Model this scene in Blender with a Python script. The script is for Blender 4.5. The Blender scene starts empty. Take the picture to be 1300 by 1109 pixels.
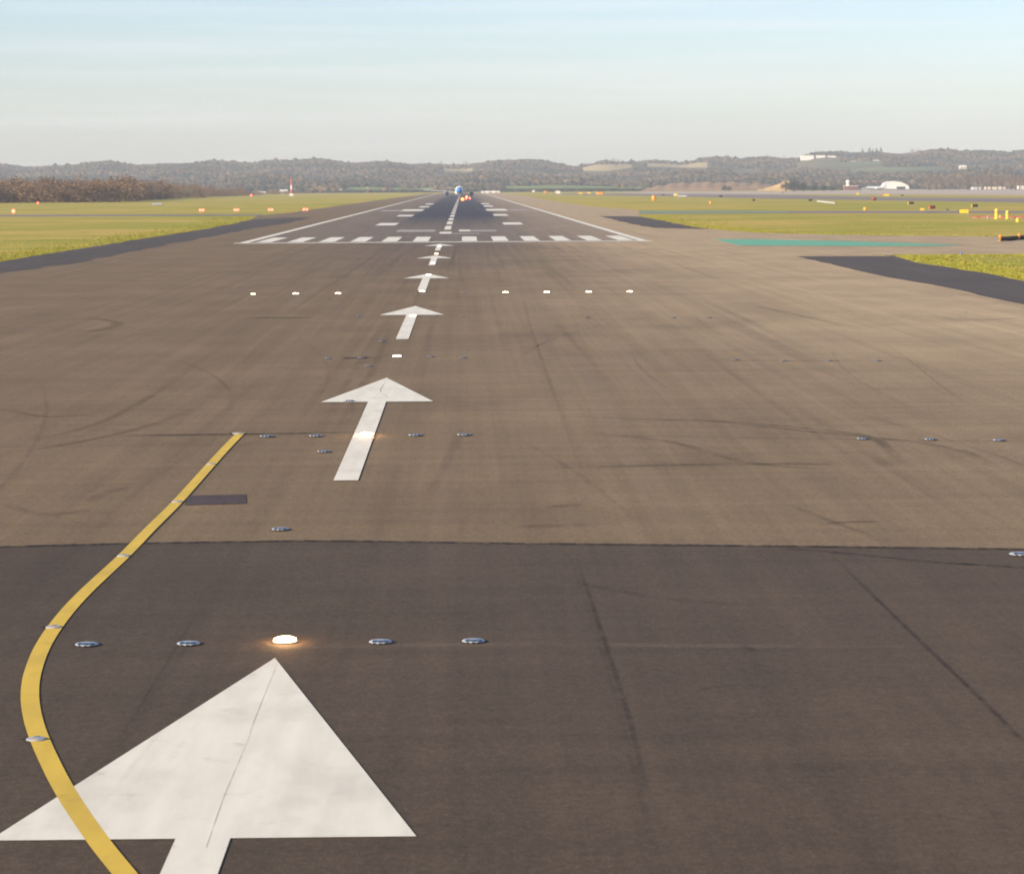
import bpy, math, random
import numpy as np
from mathutils import Vector, Matrix
from mathutils.geometry import tessellate_polygon
random.seed(7); RS = np.random.RandomState(5)
S = bpy.context.scene; C = S.collection
PI = math.pi

# ------------------------------------------------------------------ camera calibration (1300x1109 photo pixels)
H = 6.4; F = 3250.; PX, PY = 650., 510.
YAW = -math.atan(61/F); PIT = -math.atan((510-237.5)/F); ROLL = .0055
cy, sy = math.cos(YAW), math.sin(YAW)
FW = Vector((-sy*math.cos(PIT), cy*math.cos(PIT), math.sin(PIT)))
r0 = Vector((cy, sy, 0)); u0 = r0.cross(FW)
R = math.cos(ROLL)*r0 - math.sin(ROLL)*u0
U = math.sin(ROLL)*r0 + math.cos(ROLL)*u0
def ray(x, y): return FW + R*((x-PX)/F) - U*((y-PY)/F)
def g(x, y, z=0.):
    d = ray(x, y); t = (z-H)/d.z; return (d.x*t, d.y*t)
def proj(X, Y, Z=0.):
    v = Vector((X, Y, Z-H)); dz = v.dot(FW)
    return PX+F*v.dot(R)/dz, PY-F*v.dot(U)/dz
def y0(x): return 237.5-.0055*(x-589)
def atd(x, d, z=0.):                     # the ground point in the direction of column x at distance d
    r = ray(x, y0(x)); return (r.x/r.y*d, d, z)
def mpp(d): return d/F                   # metres per photo pixel at distance d

cam = bpy.data.cameras.new('camera'); co = bpy.data.objects.new('camera', cam); C.objects.link(co)
cam.sensor_fit = 'HORIZONTAL'; cam.sensor_width = 36; cam.lens = F/1300*36; cam.shift_y = -(554.5-510)/1300
cam.clip_start = .5; cam.clip_end = 40000
M = Matrix(((R.x, U.x, -FW.x, 0), (R.y, U.y, -FW.y, 0), (R.z, U.z, -FW.z, H), (0, 0, 0, 1)))
co.matrix_world = M; S.camera = co
cam.dof.use_dof = True; cam.dof.focus_distance = 52; cam.dof.aperture_fstop = 3.4

# ------------------------------------------------------------------ light
SUN_AZ, SUN_EL = math.radians(238), math.radians(19)
sd = Vector((math.sin(SUN_AZ)*math.cos(SUN_EL), math.cos(SUN_AZ)*math.cos(SUN_EL), math.sin(SUN_EL)))
sl = bpy.data.lights.new('sun', 'SUN'); sl.energy = 5.0; sl.angle = math.radians(.5); sl.color = (1, .83, .64)
so = bpy.data.objects.new('sun', sl); C.objects.link(so); so.rotation_euler = sd.to_track_quat('Z', 'Y').to_euler()
W = bpy.data.worlds.new('World'); S.world = W; W.use_nodes = True
nt = W.node_tree; nt.nodes.clear()
def wn(t): return nt.nodes.new(t)
out = wn('ShaderNodeOutputWorld'); bg = wn('ShaderNodeBackground'); sky = wn('ShaderNodeTexSky')
sky.sky_type = 'NISHITA'; sky.sun_disc = False; sky.sun_elevation = SUN_EL; sky.sun_rotation = SUN_AZ
sky.altitude = 60; sky.air_density = 1.0; sky.dust_density = .6; sky.ozone_density = 1.2
bg.inputs['Strength'].default_value = .098
tc = wn('ShaderNodeTexCoord'); mp = wn('ShaderNodeMapping'); mp.inputs['Scale'].default_value = (2.2, 2.2, 55)
nz = wn('ShaderNodeTexNoise'); nz.inputs['Scale'].default_value = 3.1; nz.inputs['Detail'].default_value = 6; nz.inputs['Roughness'].default_value = .55
cr = wn('ShaderNodeValToRGB'); cr.color_ramp.elements[0].position = .44; cr.color_ramp.elements[1].position = .85
cr.color_ramp.elements[1].color = (.40, .40, .40, 1)
mx = wn('ShaderNodeMix'); mx.data_type = 'RGBA'; mx.inputs[7].default_value = (6.6, 6.4, 6.5, 1)   # thin high cloud
nt.links.new(tc.outputs['Generated'], mp.inputs[0]); nt.links.new(mp.outputs[0], nz.inputs['Vector'])
nt.links.new(nz.outputs[0], cr.inputs[0]); nt.links.new(cr.outputs[0], mx.inputs[0])
tm = wn('ShaderNodeMix'); tm.data_type = 'RGBA'; tm.blend_type = 'MULTIPLY'; tm.inputs[0].default_value = 1
tm.inputs[7].default_value = (.835, .90, 1.13, 1); nt.links.new(sky.outputs[0], tm.inputs[6]); nt.links.new(tm.outputs[2], mx.inputs[6]); nt.links.new(mx.outputs[2], bg.inputs[0]); nt.links.new(bg.outputs[0], out.inputs[0])
S.view_settings.view_transform = 'Standard'; S.view_settings.look = 'None'; S.view_settings.exposure = .80; S.view_settings.gamma = 1
S.cycles.use_denoising = True; S.cycles.max_bounces = 5; S.cycles.volume_bounces = 0
S.cycles.sample_clamp_indirect = 4; S.cycles.filter_width = 1.7

# ------------------------------------------------------------------ materials
def sr(r, g_, b):                        # sRGB 0-255 -> linear
    f = lambda c: ((c/255+.055)/1.055)**2.4 if c > 10.3 else c/255/12.92
    return (f(r), f(g_), f(b), 1)
class N:                                 # tiny node helper
    def __init__(s, name):
        s.m = bpy.data.materials.new(name); s.m.use_nodes = True; s.t = s.m.node_tree; s.t.nodes.clear()
        s.o = s.n('ShaderNodeOutputMaterial'); s.b = s.n('ShaderNodeBsdfPrincipled'); s.l(s.b.outputs[0], s.o.inputs[0])
    def n(s, t): return s.t.nodes.new(t)
    def l(s, a, b): s.t.links.new(a, b)
    def pos(s, sc=(1, 1, 1), obj=False, rot=0):
        p = s.n('ShaderNodeTexCoord' if obj else 'ShaderNodeNewGeometry'); m = s.n('ShaderNodeMapping')
        m.inputs['Scale'].default_value = sc; m.inputs['Rotation'].default_value = (0, 0, rot)
        s.l(p.outputs['Object' if obj else 'Position'], m.inputs[0]); return m.outputs[0]
    def noise(s, vec, sc, det=3, rough=.5):
        n = s.n('ShaderNodeTexNoise'); n.inputs['Scale'].default_value = sc; n.inputs['Detail'].default_value = det
        n.inputs['Roughness'].default_value = rough; s.l(vec, n.inputs['Vector']); return n.outputs[0]
    def mr(s, v, a, b, c=0., d=1., smooth=True):
        n = s.n('ShaderNodeMapRange'); n.interpolation_type = 'SMOOTHSTEP' if smooth else 'LINEAR'
        for i, x in enumerate((a, b, c, d)): n.inputs[i+1].default_value = x
        s.l(v, n.inputs[0]); return n.outputs[0]
    def math(s, op, a, b=None):
        n = s.n('ShaderNodeMath'); n.operation = op
        for i, x in enumerate((a, b)):
            if x is None: continue
            if isinstance(x, (int, float)): n.inputs[i].default_value = x
            else: s.l(x, n.inputs[i])
        return n.outputs[0]
    def mix(s, f, a, b, mode='MIX'):
        n = s.n('ShaderNodeMix'); n.data_type = 'RGBA'; n.blend_type = mode; n.clamp_factor = True
        for i, x in ((0, f), (6, a), (7, b)):
            if isinstance(x, (int, float)): n.inputs[i].default_value = x
            elif isinstance(x, tuple): n.inputs[i].default_value = x
            else: s.l(x, n.inputs[i])
        return n.outputs[2]
    def gray(s, v):
        n = s.n('ShaderNodeCombineColor')
        for i in range(3): s.l(v, n.inputs[i])
        return n.outputs[0]
    def bump(s, h, st, dist):
        n = s.n('ShaderNodeBump'); n.inputs['Strength'].default_value = st; n.inputs['Distance'].default_value = dist
        s.l(h, n.inputs['Height']); s.l(n.outputs[0], s.b.inputs['Normal'])
    def done(s, col, rough=.8, spec=.3, metal=0):
        if isinstance(col, tuple): s.b.inputs['Base Color'].default_value = col
        else: s.l(col, s.b.inputs['Base Color'])
        s.b.inputs['Roughness'].default_value = rough; s.b.inputs['Specular IOR Level'].default_value = spec
        s.b.inputs['Metallic'].default_value = metal; return s.m

def asphalt(name, left, right, dark, rubber=False, xr=(-6, 26), amp=1., cell=0):
    s = N(name); P = s.pos()
    x = s.n('ShaderNodeSeparateXYZ'); s.l(P, x.inputs[0]); X, Y = x.outputs[0], x.outputs[1]
    big = s.noise(s.pos((.05, .02, 1)), 1., 4, .55)
    xx = s.math('ADD', X, s.math('MULTIPLY', s.math('SUBTRACT', big, .5), 26.))
    fx = s.mr(xx, xr[0], xr[1])
    if rubber: fx = s.math('MULTIPLY', fx, s.mr(s.math('ADD', Y, s.math('MULTIPLY', big, 22.)), 55, 130, .22, 1.))
    col = s.mix(fx, left, right)
    if rubber:
        # worn darker lane before and after the threshold, black tyre rubber in the touchdown zone
        ax = s.math('ABSOLUTE', s.math('ADD', X, 2.3))
        wob = s.math('MULTIPLY', s.math('SUBTRACT', s.noise(s.pos((.35, .004, 1)), 1., 4, .6), .5), 12.)
        aw = s.math('ADD', ax, wob)
        lane = s.math('MULTIPLY', s.mr(aw, 19, 3), s.mr(Y, 120, 310))
        col = s.mix(s.math('MULTIPLY', lane, .66), col, dark)
        inn = s.math('MULTIPLY', s.mr(ax, 24.6, 23.6), s.mr(Y, 296, 304))
        col = s.mix(s.math('MULTIPLY', inn, .50), col, sr(114, 105, 97))
        rub = s.math('MULTIPLY', s.math('MULTIPLY', s.mr(aw, 12.5, 7), s.mr(Y, 380, 600)), s.mr(Y, 3300, 1500))
        col = s.mix(s.math('MULTIPLY', rub, .93), col, sr(50, 53, 64))
    st = s.noise(s.pos((1.7, .012, 1)), 1., 5, .62)                       # streaks along the runway
    st2 = s.noise(s.pos((.06, 1.1, 1), rot=.03), 1., 4, .6)               # paver passes across it
    bl = s.noise(s.pos((.22, .11, 1)), 1., 5, .6)
    fi = s.noise(P, 7., 4, .65); fi2 = s.noise(P, 42., 3, .7); fi3 = s.noise(s.pos((1., .45, 1)), 17., 3, .7)
    v = s.mr(st, .3, .7, 1-.12*amp, 1+.12*amp, False)
    for q, lo, hi, a in ((st2, .3, .7, .09), (bl, .3, .7, .14), (fi, .32, .68, .12), (fi3, .32, .68, .14), (fi2, .3, .7, .32)):
        v = s.math('MULTIPLY', v, s.mr(q, lo, hi, 1-a*amp, 1+a*amp, False))
    col = s.mix(1., col, s.gray(v), 'MULTIPLY')
    # reddish and greyish chips in the aggregate
    ch = s.mr(s.noise(P, 18., 2, .6), .60, .72)
    col = s.mix(s.math('MULTIPLY', ch, .16), col, sr(164, 134, 112))
    ch2 = s.mr(s.noise(P, 3.1, 5, .7), .62, .75)
    col = s.mix(s.math('MULTIPLY', ch2, .15), col, sr(66, 58, 56))
    s.bump(s.math('ADD', fi2, s.math('MULTIPLY', fi, .6)), .35, .01)
    return s.done(col, .86, .22)

def grassmat(name, a, b, c, sc=1.):
    s = N(name); P = s.pos()
    n1 = s.noise(s.pos((.011*sc, .018*sc, 1)), 1., 6, .62); n2 = s.noise(s.pos((.05*sc, .055*sc, 1)), 1., 5, .68); n3 = s.noise(P, 4.5, 4, .7)
    col = s.mix(s.mr(n1, .42, .58), a, b); col = s.mix(s.math('MULTIPLY', s.mr(n2, .48, .64), .62), col, c)
    col = s.mix(1., col, s.gray(s.mr(n3, .25, .75, .62, 1.35, False)), 'MULTIPLY')
    s.bump(n3, .6, .08)
    return s.done(col, .95, .1)

def plain(name, col, rough=.6, spec=.4, metal=0, wear=.12, sc=3.):
    s = N(name); n = s.noise(s.pos(obj=True), sc, 5, .6)
    c = s.mix(1., col, s.gray(s.mr(n, .3, .7, 1-wear, 1+wear*.5, False)), 'MULTIPLY')
    return s.done(c, rough, spec, metal)

def paint(name, col, under, wear=.55, hi=.66):
    s = N(name); P = s.pos(); nd = s.noise(s.pos((.9, .5, 1)), 1., 5, .6)
    n = s.noise(P, 1.6, 6, .68); n2 = s.noise(P, 26., 3, .7); n3 = s.noise(s.pos((2.6, .35, 1)), 1., 4, .6)
    c = s.mix(1., col, s.gray(s.mr(n3, .3, .7, .90, 1.05, False)), 'MULTIPLY')
    c = s.mix(s.math('MULTIPLY', s.mr(n, hi-.1, hi+.12), wear), c, under)
    c = s.mix(s.math('MULTIPLY', s.mr(n2, .60, .74), wear*.55), c, under)
    c = s.mix(s.math('MULTIPLY', s.mr(nd, .46, .66), .13), c, under)
    s.bump(n2, .25, .004)
    return s.done(c, .7, .3)

def lamp(name, col, st):
    s = N(name); s.b.inputs['Emission Color'].default_value = col; s.b.inputs['Emission Strength'].default_value = st
    return s.done(col, .3, .3)

def stain(name, col, strength, sc=1.2):
    s = N(name); a = s.n('ShaderNodeAttribute'); a.attribute_name = 'fade'
    n = s.noise(s.pos((sc, sc*.5, 1)), 1., 5, .7)
    al = s.math('MULTIPLY', s.math('MULTIPLY', a.outputs['Fac'], s.mr(n, .3, .62, .15, 1)), strength)
    s.l(al, s.b.inputs['Alpha']); return s.done(col, .85, .2)

def tinted(name, stops, rough=.95, sc=.5, bump=0):
    # colour picked per tree / clump from its own 'tint' value
    s = N(name); a = s.n('ShaderNodeAttribute'); a.attribute_name = 'tint'
    r = s.n('ShaderNodeValToRGB'); e = r.color_ramp.elements
    e[0].position, e[0].color = stops[0]; e[1].position, e[1].color = stops[-1]
    for p, c in stops[1:-1]: q = e.new(p); q.color = c
    s.l(a.outputs['Fac'], r.inputs[0])
    c = s.mix(1., r.outputs[0], s.gray(s.mr(s.noise(s.pos(), sc, 3, .6), .3, .7, .7, 1.25, False)), 'MULTIPLY')
    return s.done(c, rough, .1)

BROWN = sr(118, 101, 82); TAN = sr(150, 133, 108); DK = sr(94, 82, 72)
m_run = asphalt('worn_runway_asphalt', sr(117, 99, 73), sr(168, 147, 114), DK, True)
m_near = asphalt('fresh_dark_asphalt', sr(77, 66, 52), sr(83, 70, 55), DK, False, amp=1.05, xr=(-14, 14))
m_shoulder = asphalt('dark_shoulder_asphalt', sr(76, 70, 64), sr(80, 73, 67), DK, False, amp=.9)
m_taxi = asphalt('grey_taxiway_asphalt', sr(124, 116, 108), sr(128, 118, 110), DK, False, amp=.8)
m_apron = asphalt('pale_concrete_apron', sr(172, 160, 140), sr(176, 162, 142), DK, False, amp=.8)
m_grass = grassmat('winter_grass', sr(156, 150, 62), sr(184, 160, 82), sr(132, 142, 46))
m_tuft = tinted('grass_blades', [(0, sr(132, 138, 50)), (.5, sr(150, 146, 62)), (1, sr(176, 156, 82))], sc=2.)
m_white = paint('worn_white_paint', (.75, .715, .58, 1), sr(120, 106, 92), .36, .68)
m_white_old = paint('old_white_paint', (.38, .355, .31, 1), sr(104, 94, 88), .8, .56)
m_yellow = paint('yellow_line_paint', (.66, .45, .055, 1), sr(96, 84, 60), .4, .64)
m_green = paint('green_surface_paint', (.13, .40, .245, 1), sr(110, 110, 90), .5, .66)
m_cream = paint('cream_edge_paint', (.42, .36, .20, 1), sr(120, 110, 92), .7, .6)
m_seam = stain('dark_joint_sealant', sr(44, 40, 40), .85, 3.)
m_tyre = stain('black_tyre_rubber', sr(52, 47, 47), .30, .9)
m_dust = stain('pale_dust_streak', sr(164, 146, 124), .30, .7)
m_flake = stain('old_yellow_paint_traces', sr(170, 128, 42), .9, 8.)

# ------------------------------------------------------------------ mesh helpers
def mesh_obj(name, V, Fc, mat, parent=None, smooth=False, attrs=None, loc=None):
    me = bpy.data.meshes.new(name); me.from_pydata([tuple(v) for v in V], [], [tuple(f) for f in Fc]); me.update()
    if smooth: me.polygons.foreach_set('use_smooth', [True]*len(me.polygons))
    for k, vals in (attrs or {}).items():
        a = me.attributes.new(k, 'FLOAT', 'POINT'); a.data.foreach_set('value', vals)
    mats = mat if isinstance(mat, (list, tuple)) else [mat]
    for q in mats: me.materials.append(q)
    o = bpy.data.objects.new(name, me); C.objects.link(o)
    if parent is not None: o.parent = parent
    if loc is not None: o.location = loc
    return o
def tag(o, label=None, cat=None, group=None, kind=None):
    for k, v in (('label', label), ('category', cat), ('group', group), ('kind', kind)):
        if v: o[k] = v
    return o
def empty(name, loc, label, cat, group=None, rz=0.):
    o = bpy.data.objects.new(name, None); C.objects.link(o); o.location = loc; o.rotation_euler.z = rz
    o.empty_display_size = .2
    return tag(o, label, cat, group)
def dup(root, loc, label=None, group=None, rz=None, scale=None):
    def cp(o, par):
        c = o.copy(); C.objects.link(c); c.parent = par
        for ch in list(o.children): cp(ch, c)
        return c
    r = cp(root, None); r.location = loc
    if rz is not None: r.rotation_euler.z = rz
    if scale is not None: r.scale = (scale,)*3 if isinstance(scale, (int, float)) else scale
    if label: r['label'] = label
    if group: r['group'] = group
    return r
class MB:
    def __init__(s): s.v = []; s.f = []
    def add(s, V, Fc):
        n = len(s.v); s.v += [tuple(v) for v in V]; s.f += [tuple(i+n for i in f) for f in Fc]; return s
    def box(s, c, d, rz=0, bev=0.):
        x, y, z = (q/2 for q in d); b = min(bev, x*.9, y*.9, z*.9)
        if b <= 0: pts = [(i*x, j*y, k*z) for k in (-1, 1) for j in (-1, 1) for i in (-1, 1)]; fs = [(0, 2, 3, 1), (4, 5, 7, 6), (0, 1, 5, 4), (2, 6, 7, 3), (0, 4, 6, 2), (1, 3, 7, 5)]
        else:
            pts = []; fs = []
            L = [(-z, b), (-z+b, 0), (z-b, 0), (z, b)]
            for zz, ins in L:
                xx, yy = x-ins, y-ins; c_ = b if ins == 0 else b*.5
                pts += [(-xx+c_, -yy, zz), (xx-c_, -yy, zz), (xx, -yy+c_, zz), (xx, yy-c_, zz), (xx-c_, yy, zz), (-xx+c_, yy, zz), (-xx, yy-c_, zz), (-xx, -yy+c_, zz)]
            for k in range(3):
                for i in range(8): j = (i+1) % 8; fs.append((k*8+i, k*8+j, k*8+8+j, k*8+8+i))
            fs.append(tuple(range(7, -1, -1))); fs.append(tuple(range(24, 32)))
        ca, sa = math.cos(rz), math.sin(rz)
        return s.add([(c[0]+a*ca-b_*sa, c[1]+a*sa+b_*ca, c[2]+e) for a, b_, e in pts], fs)
    def lathe(s, prof, n=20, c=(0, 0, 0), axis='z', flat=1.):
        V = []; Fc = []
        for r, h in prof:
            for i in range(n):
                a = 2*PI*i/n; p = (r*math.cos(a), r*math.sin(a)*flat, h)
                if axis == 'y': p = (p[0], h, p[1])
                if axis == 'x': p = (h, p[0], p[1])
                V.append((p[0]+c[0], p[1]+c[1], p[2]+c[2]))
        for k in range(len(prof)-1):
            for i in range(n): j = (i+1) % n; Fc.append((k*n+i, k*n+j, k*n+n+j, k*n+n+i))
        Fc.append(tuple(range(n-1, -1, -1))); Fc.append(tuple(range((len(prof)-1)*n, len(prof)*n)))
        return s.add(V, Fc)
    def tube(s, pts, rad, n=6):
        V = []; Fc = []
        for k, p in enumerate(pts):
            p = Vector(p); a = Vector(pts[max(k-1, 0)]); b = Vector(pts[min(k+1, len(pts)-1)]); t = (b-a).normalized()
            q = t.cross(Vector((0, 0, 1)) if abs(t.z) < .9 else Vector((1, 0, 0))).normalized(); w = t.cross(q)
            r = rad[k] if isinstance(rad, (list, tuple)) else rad
            for i in range(n): an = 2*PI*i/n; V.append(p+q*r*math.cos(an)+w*r*math.sin(an))
        for k in range(len(pts)-1):
            for i in range(n): j = (i+1) % n; Fc.append((k*n+i, k*n+j, k*n+n+j, k*n+n+i))
        Fc.append(tuple(range(n-1, -1, -1))); Fc.append(tuple(range((len(pts)-1)*n, len(pts)*n)))
        return s.add(V, Fc)
    def obj(s, name, mat, parent=None, smooth=False, loc=None): return mesh_obj(name, s.v, s.f, mat, parent, smooth, None, loc)

def sheet(name, pts, z, mat, rough=None, kind='structure', seg=6.):
    """flat sheet from world xy points; rough = jitter amplitude of the outline"""
    P = []
    n = len(pts)
    for i in range(n):
        a, b = pts[i], pts[(i+1) % n]; P.append(a)
        if rough:
            L = math.dist(a, b); k = int(min(L/(seg*(1+.5*math.hypot(*a)/100)), 160))
            for j in range(1, k):
                t = j/k; px, py = a[0]+(b[0]-a[0])*t, a[1]+(b[1]-a[1])*t; q = rough*(random.random()-.5)*2
                nx, ny = -(b[1]-a[1])/L, (b[0]-a[0])/L; P.append((px+nx*q, py+ny*q))
    V = [(x, y, z) for x, y in P]; T = tessellate_polygon([[Vector(v) for v in V]])
    Fc = []
    for t in T:
        a, b, c = (V[i] for i in t)
        Fc.append(t if (b[0]-a[0])*(c[1]-a[1])-(b[1]-a[1])*(c[0]-a[0]) > 0 else t[::-1])
    o = mesh_obj(name, V, Fc, mat)
    if kind: o['kind'] = kind
    return o
def psheet(name, px, z, mat, **k): return sheet(name, [g(*p) for p in px], z, mat, **k)

def catmull(P, n=8):
    out_ = []
    for i in range(len(P)-1):
        p0, p1, p2, p3 = P[max(i-1, 0)], P[i], P[i+1], P[min(i+2, len(P)-1)]
        for j in range(n):
            t = j/n
            out_.append(tuple(.5*((2*p1[k])+(-p0[k]+p2[k])*t+(2*p0[k]-5*p1[k]+4*p2[k]-p3[k])*t*t+(-p0[k]+3*p1[k]-3*p2[k]+p3[k])*t**3) for k in range(2)))
    out_.append(P[-1]); return out_
class RB:                                # soft ribbons on the ground, one mesh
    def __init__(s): s.v = []; s.f = []; s.a = []
    def add(s, P, w, z, k=1., endfade=True):
        n = len(P); b = len(s.v)
        for i, p in enumerate(P):
            q0, q1 = P[max(i-1, 0)], P[min(i+1, n-1)]; dx, dy = q1[0]-q0[0], q1[1]-q0[1]; L = math.hypot(dx, dy) or 1
            nx, ny = -dy/L*w/2, dx/L*w/2
            e = min(1, i/(n*.25+.01), (n-1-i)/(n*.25+.01)) if endfade else 1
            s.v += [(p[0]-nx, p[1]-ny, z), (p[0]-nx*.4, p[1]-ny*.4, z), (p[0]+nx*.4, p[1]+ny*.4, z), (p[0]+nx, p[1]+ny, z)]; s.a += [0, k*e, k*e, 0]
            if i:
                o = b+(i-1)*4
                for j in range(3): s.f.append((o+j, o+j+4, o+j+5, o+j+1))
    def obj(s, name, mat, kind='structure'):
        o = mesh_obj(name, s.v, s.f, mat, None, False, {'fade': s.a}); o['kind'] = kind; return o

# ------------------------------------------------------------------ ground sheets
V = []; Fc = []
xs = [-9000, -3000, -900, -300, -100, 0, 100, 300, 900, 3000, 9000]; ys = [-400, -50, 100, 300, 700, 1500, 3000, 6000, 9500]
for y in ys:
    for x in xs: V.append((x, y, 0))
for j in range(len(ys)-1):
    for i in range(len(xs)-1): a = j*len(xs)+i; Fc.append((a, a+1, a+1+len(xs), a+len(xs)))
mesh_obj('ground', V, Fc, m_grass)['kind'] = 'structure'
LG = [(-500, 425), (-250, 378), (0, 332.5), (60, 322.5), (101, 316), (178, 303.5), (218, 297.5), (254, 292), (294, 284.5), (320, 278), (326, 274.4), (369, 270), (432, 261), (496, 252), (544, 246)]
RG = [(626, 244.4), (665, 248.5), (701, 255), (751, 262.5), (802, 266), (811, 268.2), (812, 275), (828, 278), (861, 284), (878, 288), (904, 291), (930, 293.4), (960, 295.6), (1040, 297.5), (1117, 299), (1300, 301), (1650, 304.5)]
RG2 = [(1650, 320), (1300, 323.4), (1133, 324.2), (1145, 328), (1164, 333.6), (1195, 338), (1221, 342.8), (1258, 348), (1300, 357), (1450, 392), (1700, 460)]
mainpoly = [g(*p) for p in LG+RG+RG2]+[(60, -60), (-60, -60)]
sheet('runway_surface', mainpoly, .02, m_run, rough=.55, seg=2.5)
psheet('shoulder_surface', [(-500, 425), (-250, 378), (0, 332.8), (60, 322.8), (101, 316.4), (178, 304), (218, 298), (254, 292.4), (294, 285), (322, 279), (360, 276.6), (397, 276), (356, 285), (327, 289), (249, 304), (178, 318), (101, 333.5), (0, 347), (-250, 396), (-500, 447)], .028, m_shoulder, rough=.5, seg=2.5)
sh2 = psheet('shoulder_surface', [(759, 274.4), (790, 274.6), (812, 275.2), (828, 278.2), (861, 284.3), (878, 288.3), (904, 291.3), (863, 290.3), (828, 289.3), (800, 284.3), (778, 278.5)], .028, m_shoulder, rough=.4, seg=2.5)
sh3 = psheet('shoulder_surface', [(1012, 325.7), (1122, 325.4), (1134, 324.6), (1145, 328.3), (1164, 333.9), (1195, 338.3), (1221, 343.1), (1258, 348.3), (1300, 357.3), (1450, 392.3), (1650, 446), (1650, 480), (1300, 387), (1200, 365), (1117, 350), (1060, 337)], .028, m_shoulder, rough=.16, seg=2.)
psheet('near_pavement', [(-700, 715), (0, 696), (150, 692), (300, 689.5), (420, 688.5), (650, 691.5), (980, 695), (1300, 699), (2000, 708)]+[], .0265, m_near) if False else \
sheet('near_pavement', [g(*p) for p in [(-700, 715), (0, 696), (150, 692), (300, 689.5), (420, 688.5), (650, 691.5), (980, 695), (1300, 699), (2000, 708)]]+[(50, -50), (-50, -50)], .0265, m_near)
psheet('taxiway_path', [(-900, 281), (0, 272.6), (200, 272.2), (330, 272.0), (340, 274.2), (200, 274.4), (0, 275), (-900, 285.5)], .012, m_taxi)
psheet('taxiway_surface', [(812, 267.6), (1010, 267.9), (1300, 267.7), (1700, 267), (1700, 271), (1300, 270.9), (1010, 270.8), (812, 271.4)], .014, m_taxi)
psheet('apron_ground', [(760, 243.9), (830, 243.6), (980, 243.2), (1130, 241.2), (1300, 239.9), (1600, 239), (1600, 251), (1300, 248.3), (1130, 246.9), (980, 246.9), (830, 246)], .04, m_apron)
psheet('far_taxiway_surface', [(700, 246.1), (830, 246.1), (980, 247.2), (1130, 250.6), (1300, 251.6), (1600, 252.5), (1600, 260), (1300, 257.4), (1130, 254.7), (980, 252.3), (830, 249), (720, 247.6)], .05, m_taxi)
psheet('far_road', [(195, 249.3), (234, 248.6), (335, 247.2), (335, 248.2), (234, 250.2), (195, 250.8)], .04, m_taxi)
# green painted areas with their cream outlines
psheet('green_surface', [(905, 304), (960, 304), (1075, 306.5), (1169, 309.6), (1222, 311), (1190, 312.3), (1091, 312.7), (960, 312.1), (938, 311.6)], .032, m_green)
for pts in ([(903, 303.6), (937, 311.8), (960, 312.6), (1091, 313.2), (1190, 312.9), (1229, 311.4)], [(1229, 311.2), (1169, 309), (1075, 306), (1040, 305.2)]):
    P = catmull([g(*p) for p in pts], 6); V = []; Fc = []
    for i, p in enumerate(P):
        a, b = P[max(i-1, 0)], P[min(i+1, len(P)-1)]; L = math.dist(a, b); nx, ny = -(b[1]-a[1])/L, (b[0]-a[0])/L; w = .55
        V += [(p[0]-nx*w*.4, p[1]-ny*w, .037), (p[0]+nx*w*.4, p[1]+ny*w, .037)]
        if i: Fc.append((2*i-2, 2*i, 2*i+1, 2*i-1))
    mesh_obj('road_marking_line', V, Fc, m_cream)['kind'] = 'structure'
psheet('green_surface', [(813, 268), (900, 268.3), (1000, 268.6), (1000, 269.8), (900, 269.9), (813, 270.1)], .022, paint('faded_green_paint', (.16, .30, .17, 1), sr(110, 110, 90), .6, .6))

# ------------------------------------------------------------------ runway markings
CX = -2.57
def quad(name, x0, x1, ya, yb, z, mat):
    V = []; Fc = []
    for y in (ya, yb): V += [(x0, y, z), (x1, y, z)]
    return mesh_obj(name, V, [(0, 1, 3, 2)], mat)
E0, E1 = -26.35, 21.75
for x0, x1, ya, yb in ((E0, E0+1., 302.3, 3050), (E1-1., E1, 302.3, 3050)):
    quad('runway_marking_line', x0, x1, ya, yb, .034, m_white)['kind'] = 'structure'
quad('runway_marking_line', E0-.4, E1+.4, 299.0, 302.2, .034, m_white)['kind'] = 'structure'
# the displaced-threshold arrows, each with a head and a shaft of one outline
tips = [(34.5, 2.1), (86.0, 1.68), (138.3, 1.63), (190.2, 1.62), (241.3, 1.65), (290.5, 1.7)]
arl = ['huge white arrowhead painted on the dark asphalt, pointing up between inset lights', 'large white arrow with a lit lamp glowing halfway along its shaft',
       'white arrow with a glowing lamp just below its head, beyond the big arrow', 'small white arrow with lamps at both ends of its shaft',
       'tiny white arrow just short of the last arrow before the threshold line', 'smallest white arrow, its tip almost touching the white threshold line']
for (ty, hw), lb in zip(tips, arl):
    b = ty-9.7; s = .27; l = 20.6
    V = [(0, 0, 0), (-hw, -9.7, 0), (-s, -9.7, 0), (-s, -9.7-l, 0), (s, -9.7-l, 0), (s, -9.7, 0), (hw, -9.7, 0)]
    o = mesh_obj('painted_arrow', V, [(0, 2, 5), (0, 1, 2), (0, 5, 6), (2, 3, 4, 5)], m_white, loc=(CX-.03, ty, .036))
    tag(o, lb, 'arrow', 'white arrows painted before the threshold')
# threshold bars
ordn = ['first', 'second', 'third', 'fourth', 'fifth', 'sixth']
for side in (-1, 1):
    for k in range(6):
        xc = -2.3+(-(2.75+3.72*k) if side < 0 else 3.1+3.72*k); w = .92
        o = mesh_obj('threshold_bar', [(-w, 0, 0), (w, 0, 0), (w, 28.5, 0), (-w, 28.5, 0)], [(0, 1, 2, 3)], m_white, loc=(xc, 304.6, .037))
        tag(o, '%s white threshold bar counted outward %s from the centre gap' % (ordn[k], 'left' if side < 0 else 'right'), 'threshold bar', 'white threshold bars across the runway')
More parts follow.
